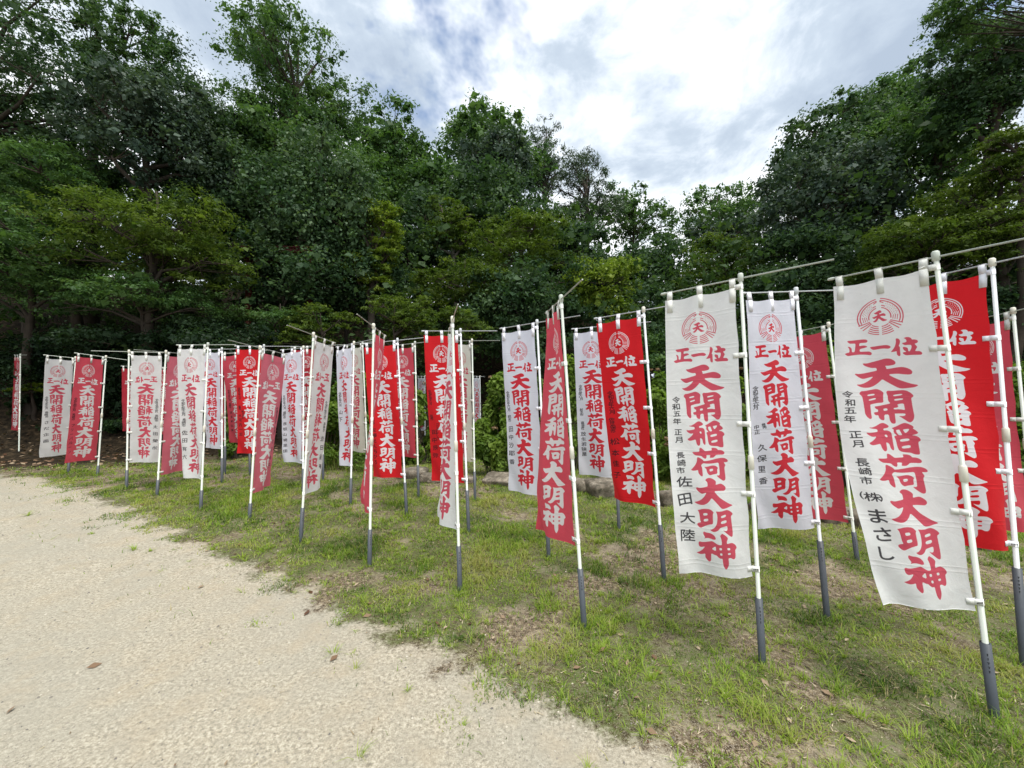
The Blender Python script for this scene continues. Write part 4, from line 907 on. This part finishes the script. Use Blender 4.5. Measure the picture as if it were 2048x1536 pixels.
def weeds():
    rs = np.random.RandomState(55); n = 900
    x = rs.uniform(-4.5, 13, n); y = 7.0 + 5.5 * rs.random(n) ** 1.3
    k = (edge_d(x, y) < -.3) & (y > 6.9 + .9 * sstep(3, -3, x) - .9 * sstep(3, 8, x)) & (x < 1.4 * y) & (fbm(x * .7, y * .7, 61) > .40); x, y = x[k], y[k]
    g = ground_z(x, y); h = .2 + .60 * rs.random(len(x)) * (fbm(x * .9, y * .9, 62) + .3)
    Cn = np.c_[x, y, g + h * .55]; Rd = np.c_[.16 + .14 * rs.random((len(x), 2)), h * .5]
    V, Fc, tone = leaves(rs, Cn, Rd, .5, 60000, .07, .42, shell=.95)
    tag(mesh_np('garden_weeds', V, Fc, LM['hyd'], None, False, {'tone': ('FACE', tone)}), 'bright green weeds covering the garden bed between the bushes', 'weeds', kind='stuff')
    m = 9000; i = rs.randint(0, len(x), m); B = np.c_[x[i] + rs.normal(size=m) * .18, y[i] + rs.normal(size=m) * .18, g[i]]
    V, Fc, tn = blades(rs, B, .15 + .35 * rs.random(m) ** 1.5, np.full(m, .010), rs.uniform(.2, 1., m), np.clip(rs.normal(.55, .25, m), 0, 1), seg=2)
    tag(mesh_np('garden_grass', V, Fc, M_BLADE, None, False, {'tone': ('FACE', tn)}), 'knee-high grass growing through the garden bed', 'grass', kind='stuff')
weeds()
def stone_mat():
    m, nt, p = material('kerb_stone'); t = N(nt, 'ShaderNodeTexCoord').outputs['Object']
    c = RAMP(nt, NOISE(nt, t, 5, 7, .7), [(.36, (.06, .05, .036)), (.5, (.17, .145, .11)), (.62, (.33, .29, .23))])
    c = MIX(nt, RAMP(nt, NOISE(nt, t, 9, 5, .6), [(.56, 0.), (.68, .8)]), c, (.035, .035, .022))
    nt.links.new(c, p.inputs['Base Color']); p.inputs['Roughness'].default_value = .9
    b = N(nt, 'ShaderNodeBump', inp={'Strength': .8, 'Distance': .03}); nt.links.new(NOISE(nt, t, 14, 7, .7), b.inputs['Height']); nt.links.new(b.outputs[0], p.inputs['Normal'])
    return m
M_STONE = stone_mat()
def stone(seed, label, cx, ybase, hw, hpx, dm=.8):
    rs = np.random.RandomState(seed)
    # depth from the foot on the ground
    Yd = 6.5
    for _ in range(30):
        z = float(ground_z(at(cx, ybase, Yd)[0], Yd)); r = ray(cx, ybase); Yd = .5 * Yd + .5 * min(12, (EYE - z) / max(1e-3, -r[2]) * r[1])
    f = at(cx, ybase, Yd); f[2] = float(ground_z(f[0], f[1])); sc = Yd / F
    sx, sz = hw * sc, hpx * sc; sy = sx * dm
    import bmesh
    bm = bmesh.new(); bmesh.ops.create_cube(bm, size=2); bmesh.ops.subdivide_edges(bm, edges=bm.edges[:], cuts=5, use_grid_fill=True)
    for v in bm.verts:
        p = np.array(v.co); q = p / (np.abs(p) ** 7).sum() ** (1 / 7)
        n = .16 * (fbm(np.array([p[0] * 1.3 + seed]), np.array([p[1] * 1.3 + p[2] * 2.1]), seed)[0] - .5) * 2 + .06 * rs.normal() * .5
        q = q * (1 + n); v.co = (q[0] * sx, q[1] * sy, q[2] * sz * .55 + sz * .28)
    me = bpy.data.meshes.new('kerb_stone'); bm.to_mesh(me); bm.free()
    me.polygons.foreach_set('use_smooth', np.ones(len(me.polygons), bool)); me.materials.append(M_STONE)
    o = bpy.data.objects.new('kerb_stone', me); C.objects.link(o); o.location = (f[0], f[1] + sy, f[2]); o.rotation_euler = (rs.normal() * .05, rs.normal() * .06, rs.normal() * .2)
    tag(o, label, 'stone', 'rough stones edging the garden bed')
st = stone
for a in [
 (501, 'flat pale stone under the narrow white banner', 662, 926, 20, 20), (502, 'small stone left of the mirrored white banner', 575, 920, 16, 14),
 (503, 'long pale kerb stone right of the narrow white banner', 715, 935, 30, 16), (504, 'brown kerb stone below the red group', 820, 958, 28, 20),
 (505, 'low kerb stone between the red group and the bright red centre banner', 858, 966, 22, 16), (506, 'pale flat stone left of the middle white banner', 1000, 972, 34, 20),
 (507, 'kerb stone behind the slanted red banner', 1125, 985, 26, 20), (508, 'cracked kerb stone below the half hidden white banner', 1165, 985, 26, 26),
 (509, 'big pale kerb block left of the bright red banner pole', 1215, 995, 34, 34), (510, 'rough stone right of the bright red banner', 1345, 1015, 20, 34),
 (511, 'grey boulder left of the large grey-white banner', 1405, 1010, 26, 36), (512, 'brown stone behind the pole of the grey-white banner', 1470, 1020, 26, 30),
 (513, 'stone under the clean white banner', 1560, 1035, 34, 30), (514, 'mossy stone left of the right foreground banner', 1690, 1050, 34, 34),
 (515, 'mossy stone under the hidden red banner', 1760, 1062, 34, 34), (516, 'small earth-stained stone below the middle white banner', 1065, 978, 20, 16),
 (517, 'half buried stone by the cream sideways banner', 925, 968, 24, 14), (518, 'dark kerb stone behind the right red banner', 1990, 1100, 40, 40)]: st(*a)

# ------------------------------------------------------------------ lawn, litter, grit
M_GRASS = leaf_mat('lawn_grass', [(.045, .088, .016), (.085, .155, .02), (.15, .25, .026), (.26, .38, .04), (.32, .34, .09), (.38, .30, .17)], .35, .25)
def lawn():
    rs = np.random.RandomState(7); Vs, Fs, Ts = [], [], []; off = 0
    def add(V, Fc, tn):
        nonlocal off
        Vs.append(V); Fs.append(Fc + off); Ts.append(tn); off += len(V)
    bands = [(1.0, 2.6, 5600, .0056, 2), (2.6, 4.5, 5000, .0070, 2), (4.5, 7.2, 3200, .0105, 1), (7.2, 12.5, 800, .018, 1)]
    for y0, y1, dens, wd, seg in bands:
        x0, x1 = -1.36 * y1 - .3, 1.36 * y1 + 1.5; area = (x1 - x0) * (y1 - y0); n = int(area * dens)
        x = rs.uniform(x0, x1, n); y = rs.uniform(y0, y1, n)
        keep = (x > -1.36 * y - .3) & (x < 1.36 * y + 1.4); x, y = x[keep], y[keep]
        sd = sand_sd(x, y); w = 1 - sstep(-2.6, -.8, edge_d(x, y))
        pt = fbm(x * 1.7, y * 1.7, 21, 4); fine = fbm(x * 7, y * 7, 22, 3); en = fbm(x * 3.1, y * 3.1, 23, 3)
        a = sstep(.18, -.22, sd + 1.4 * (en - .5)) * (sstep(.42, .58, pt * .5 + fine * .5) * 1.1 + .10)
        a = a * w + .004 * (sd > 0) * (sd < .9)
        k = rs.random(len(x)) < a; x, y, pt, fine, en = x[k], y[k], pt[k], fine[k], en[k]
        m = len(x); L = (.014 + .030 * rs.random(m) ** 1.5 + .045 * sstep(.52, .68, en)) * (1 + .25 * (y > 4.5))
        tone = np.clip(.5 + 1.5 * (fbm(x * 2.3, y * 2.3, 24, 3) - .5) + rs.normal(size=m) * .12, .05, .80)
        tone = np.where(rs.random(m) < .10, rs.uniform(.85, 1, m), tone)
        B = np.c_[x, y, ground_z(x, y) - .004 + (1 - sstep(0, .3, sand_sd(x, y))) * 0]
        add(*blades(rs, B, L, np.full(m, wd), rs.uniform(.3, 1.3, m), tone, seg=seg))
    # grass left standing round the foot of every pole, where no mower reaches
    for f in FEET:
        if edge_d(f[0], f[1]) > -1.5: continue
        nb = 60; a = rs.uniform(0, 2 * math.pi, nb); r = .02 + .10 * rs.random(nb)
        bx, by = f[0] + np.cos(a) * r, f[1] + np.sin(a) * r
        add(*blades(rs, np.c_[bx, by, ground_z(bx, by) - .004], .04 + .09 * rs.random(nb) ** 1.5, np.full(nb, .005 if f[1] < 4.5 else .008), rs.uniform(.2, 1.1, nb), np.clip(rs.normal(.5, .15, nb), 0, .8), seg=2))
    # brighter tufts, splayed from their own roots
    nt_ = 5200; y = 1.2 + 7.5 * rs.random(nt_) ** 1.3; x = rs.uniform(-1.3, 1.3, nt_) * y; sd = sand_sd(x, y)
    keep = (rs.random(nt_) < np.where(sd < .0, .75, np.where(sd < .8, .10 * np.exp(-sd * 2.5), 0))) & (edge_d(x, y) < -2); x, y = x[keep], y[keep]
    for i in range(len(x)):
        nb = rs.randint(7, 22); r = .012 + .022 * rs.random(); a = rs.uniform(0, 2 * math.pi, nb)
        B = np.c_[x[i] + np.cos(a) * r * rs.random(nb), y[i] + np.sin(a) * r * rs.random(nb), np.full(nb, float(ground_z(x[i], y[i])) - .003)]
        sz = .03 + .07 * rs.random() ** 2; wd = .0045 if y[i] < 4 else .008
        add(*blades(rs, B, sz * rs.uniform(.5, 1.1, nb), np.full(nb, wd), rs.uniform(.4, 1.6, nb), np.clip(rs.normal(.62, .08, nb), 0, .8), az=a, seg=2))
    V = np.concatenate(Vs); Fc = np.concatenate(Fs); T = np.concatenate(Ts)
    print('LAWN tris', len(Fc))
    tag(mesh_np('lawn_grass', V, Fc, M_GRASS, None, False, {'tone': ('FACE', T)}), 'short patchy grass growing under the banners', 'grass', kind='stuff')
lawn()
def litter():
    rs = np.random.RandomState(9); n = 2600
    y = 1.1 + 11 * rs.random(n) ** 1.4; x = rs.uniform(-1.4, 1.4, n) * y; sd = sand_sd(x, y); dd = edge_d(x, y)
    k = rs.random(n) < np.where(sd > .05, .035, .6); x, y = x[k], y[k]; n = len(x)
    B = np.c_[x, y, ground_z(x, y) + .008]
    a = rs.uniform(0, 6.28, n); L = (.012 + .05 * rs.random(n) ** 2.2) * (1 + .06 * y); Wd = L * rs.uniform(.25, .6, n); tx = np.stack([np.cos(a), np.sin(a), rs.normal(size=n) * .12], 1); ty = np.stack([-np.sin(a), np.cos(a), rs.normal(size=n) * .25], 1)
    up = np.array([0, 0, 1.])
    V = np.stack([B - tx * L[:, None] / 2, B - ty * Wd[:, None] / 2 + up * .004, B + tx * L[:, None] / 2 + up * (.008 * rs.random(n))[:, None], B + ty * Wd[:, None] / 2 + up * .005], 1).reshape(-1, 3)
    m = leaf_mat('dead_leaf', [(.10, .05, .03), (.20, .13, .08), (.32, .24, .16), (.45, .37, .26)], .1, .2)
    tag(mesh_np('fallen_leaves', V, np.arange(4 * n).reshape(n, 4), m, None, False, {'tone': ('FACE', rs.random(n))}), 'dry fallen leaves scattered over grass and sand', 'leaves', kind='stuff')
    # deeper litter under the trees at the left
    n = 5000; y = rs.uniform(8, 15, n); x = rs.uniform(-1.5, 1.4, n) * y; dd = edge_d(x, y); k = (dd > -2.5) & (dd < 4); x, y = x[k], y[k]; n = len(x)
    B = np.c_[x, y, ground_z(x, y) + .02]; a = rs.uniform(0, 6.28, n); tx = np.stack([np.cos(a), np.sin(a), rs.normal(size=n) * .3], 1) * .05; ty = np.stack([-np.sin(a), np.cos(a), rs.normal(size=n) * .3], 1) * .03
    V = np.stack([B - tx, B - ty, B + tx, B + ty], 1).reshape(-1, 3)
    tag(mesh_np('leaf_litter', V, np.arange(4 * n).reshape(n, 4), m, None, False, {'tone': ('FACE', rs.random(n) * .8)}), 'brown leaf litter under the trees', 'leaves', kind='stuff')
litter()
def straw():
    rs = np.random.RandomState(19); n = 17000
    y = 1.1 + 7 * rs.random(n) ** 1.3; x = rs.uniform(-1.2, 1.38, n) * y; sd = sand_sd(x, y)
    k = (rs.random(n) < np.where(sd > .1, .02, .55 + .0 * y)) & (fbm(x * 3, y * 3, 91) > .42); x, y = x[k], y[k]; n = len(x)
    B = np.c_[x, y, ground_z(x, y) + .006]; a = rs.uniform(0, 6.28, n); L = (.015 + .05 * rs.random(n) ** 2); w = .0016 + .0010 * y * .5
    t = np.stack([np.cos(a), np.sin(a), rs.normal(size=n) * .12], 1) * L[:, None] / 2; s = np.stack([-np.sin(a), np.cos(a), 0 * a], 1) * np.broadcast_to(w, n)[:, None]
    up = np.array([0, 0, .004]); V = np.stack([B - t - s, B - t + s, B + t + up], 1).reshape(-1, 3)
    m = leaf_mat('straw', [(.09, .06, .035), (.22, .16, .09), (.42, .35, .22), (.58, .50, .36)], .1, .1)
    tag(mesh_np('dry_straw', V, np.arange(3 * n).reshape(n, 3), m, None, False, {'tone': ('FACE', rs.random(n))}), 'dry straw and clippings lying between the grass', 'straw', kind='stuff')
straw()
def grit():
    rs = np.random.RandomState(11); n = 16000
    y = 1.0 + 5.5 * rs.random(n) ** 1.6; x = rs.uniform(-1.36, 1.1, n) * y; sd = sand_sd(x, y); k = (sd > -.25) | (rs.random(n) < .12); x, y = x[k], y[k]; n = len(x)
    r = (.0016 + .0045 * rs.random(n) ** 4)[:, None] * (1 + .18 * y)[:, None]
    B = np.c_[x, y, ground_z(x, y) + .001]
    O = np.array([(1, 0, 0), (0, 1, 0), (-1, 0, 0), (0, -1, 0), (0, 0, .8)])
    ang = rs.uniform(0, 6.28, n); c, s = np.cos(ang), np.sin(ang)
    V = np.stack([B + r * np.stack([o[0] * c - o[1] * s, o[0] * s + o[1] * c, np.full(n, o[2])], 1) * rs.uniform(.7, 1.3, (n, 1)) for o in O], 1)
    base = np.arange(n)[:, None] * 5; Fc = np.concatenate([base + np.array([[a, (a + 1) % 4, 4]]) for a in range(4)])
    t = rs.random(n)
    m = simple('grit', (.3, .3, .3)); nt = m.node_tree; p = nt.nodes['Principled BSDF']
    nt.links.new(RAMP(nt, N(nt, 'ShaderNodeAttribute', attribute_name='tone').outputs['Fac'], [(.0, (.10, .095, .09)), (.3, (.30, .27, .22)), (.7, (.42, .38, .30)), (1., (.48, .45, .37))]), p.inputs['Base Color'])
    tag(mesh_np('grit', V.reshape(-1, 3), Fc, m, None, False, {'tone': ('FACE', np.tile(t, 4))}), 'small stones and grains lying on the sand', 'gravel', kind='stuff')
grit()
# ------------------------------------------------------------------ glimpses of the shrine in the trees
M_VERM = simple('vermilion_wood', (.07, .008, .007), .55, .15, 6)
M_VERM2 = simple('vermilion_bright', (.62, .07, .02), .5, .1, 6)
M_TILE = simple('dark_tiles', (.018, .02, .026), .6, .2, 12)
def torii():
    Yd = 12.9; a = at(497, 560, Yd); b = at(618, 560, Yd); g = min(float(ground_z(a[0], Yd)), float(ground_z(b[0], Yd))) - .1
    f = np.array([(a[0] + b[0]) / 2, Yd, g]); top = at(550, 503, Yd)[2]; mid = at(550, 521, Yd)[2]
    root = empty('torii_gate', f); tag(root, 'dark red gate half buried in foliage left of the ivy-hung tree', 'torii gate')
    for p in (a, b):
        TB().tube([np.array([p[0], Yd, g]) - f, np.array([p[0] * .998, Yd, top]) - f], [.11, .09], 10).make('pillar', M_VERM, root)
    w = (b[0] - a[0]) / 2
    TB().box((0, 0, top - g), (w + .35, 0, 0), (0, .11, 0), (0, 0, .07)).box((0, 0, top - g + .11), (w + .45, 0, 0), (0, .15, 0), (0, 0, .03)).make('lintel', M_VERM, root, False)
    TB().box((0, 0, mid - g), (w + .15, 0, 0), (0, .06, 0), (0, 0, .07)).make('tie_beam', M_VERM, root, False)
    # lattice of red slats between the beams
    for k in range(14):
        x = -w + (k + .5) * 2 * w / 14
        TB().box((x, 0, (top + mid) / 2 - g), (.02, 0, 0), (0, .015, 0), (0, 0, (top - mid) / 2 - .08)).make('slat', M_VERM, root, False)
torii()
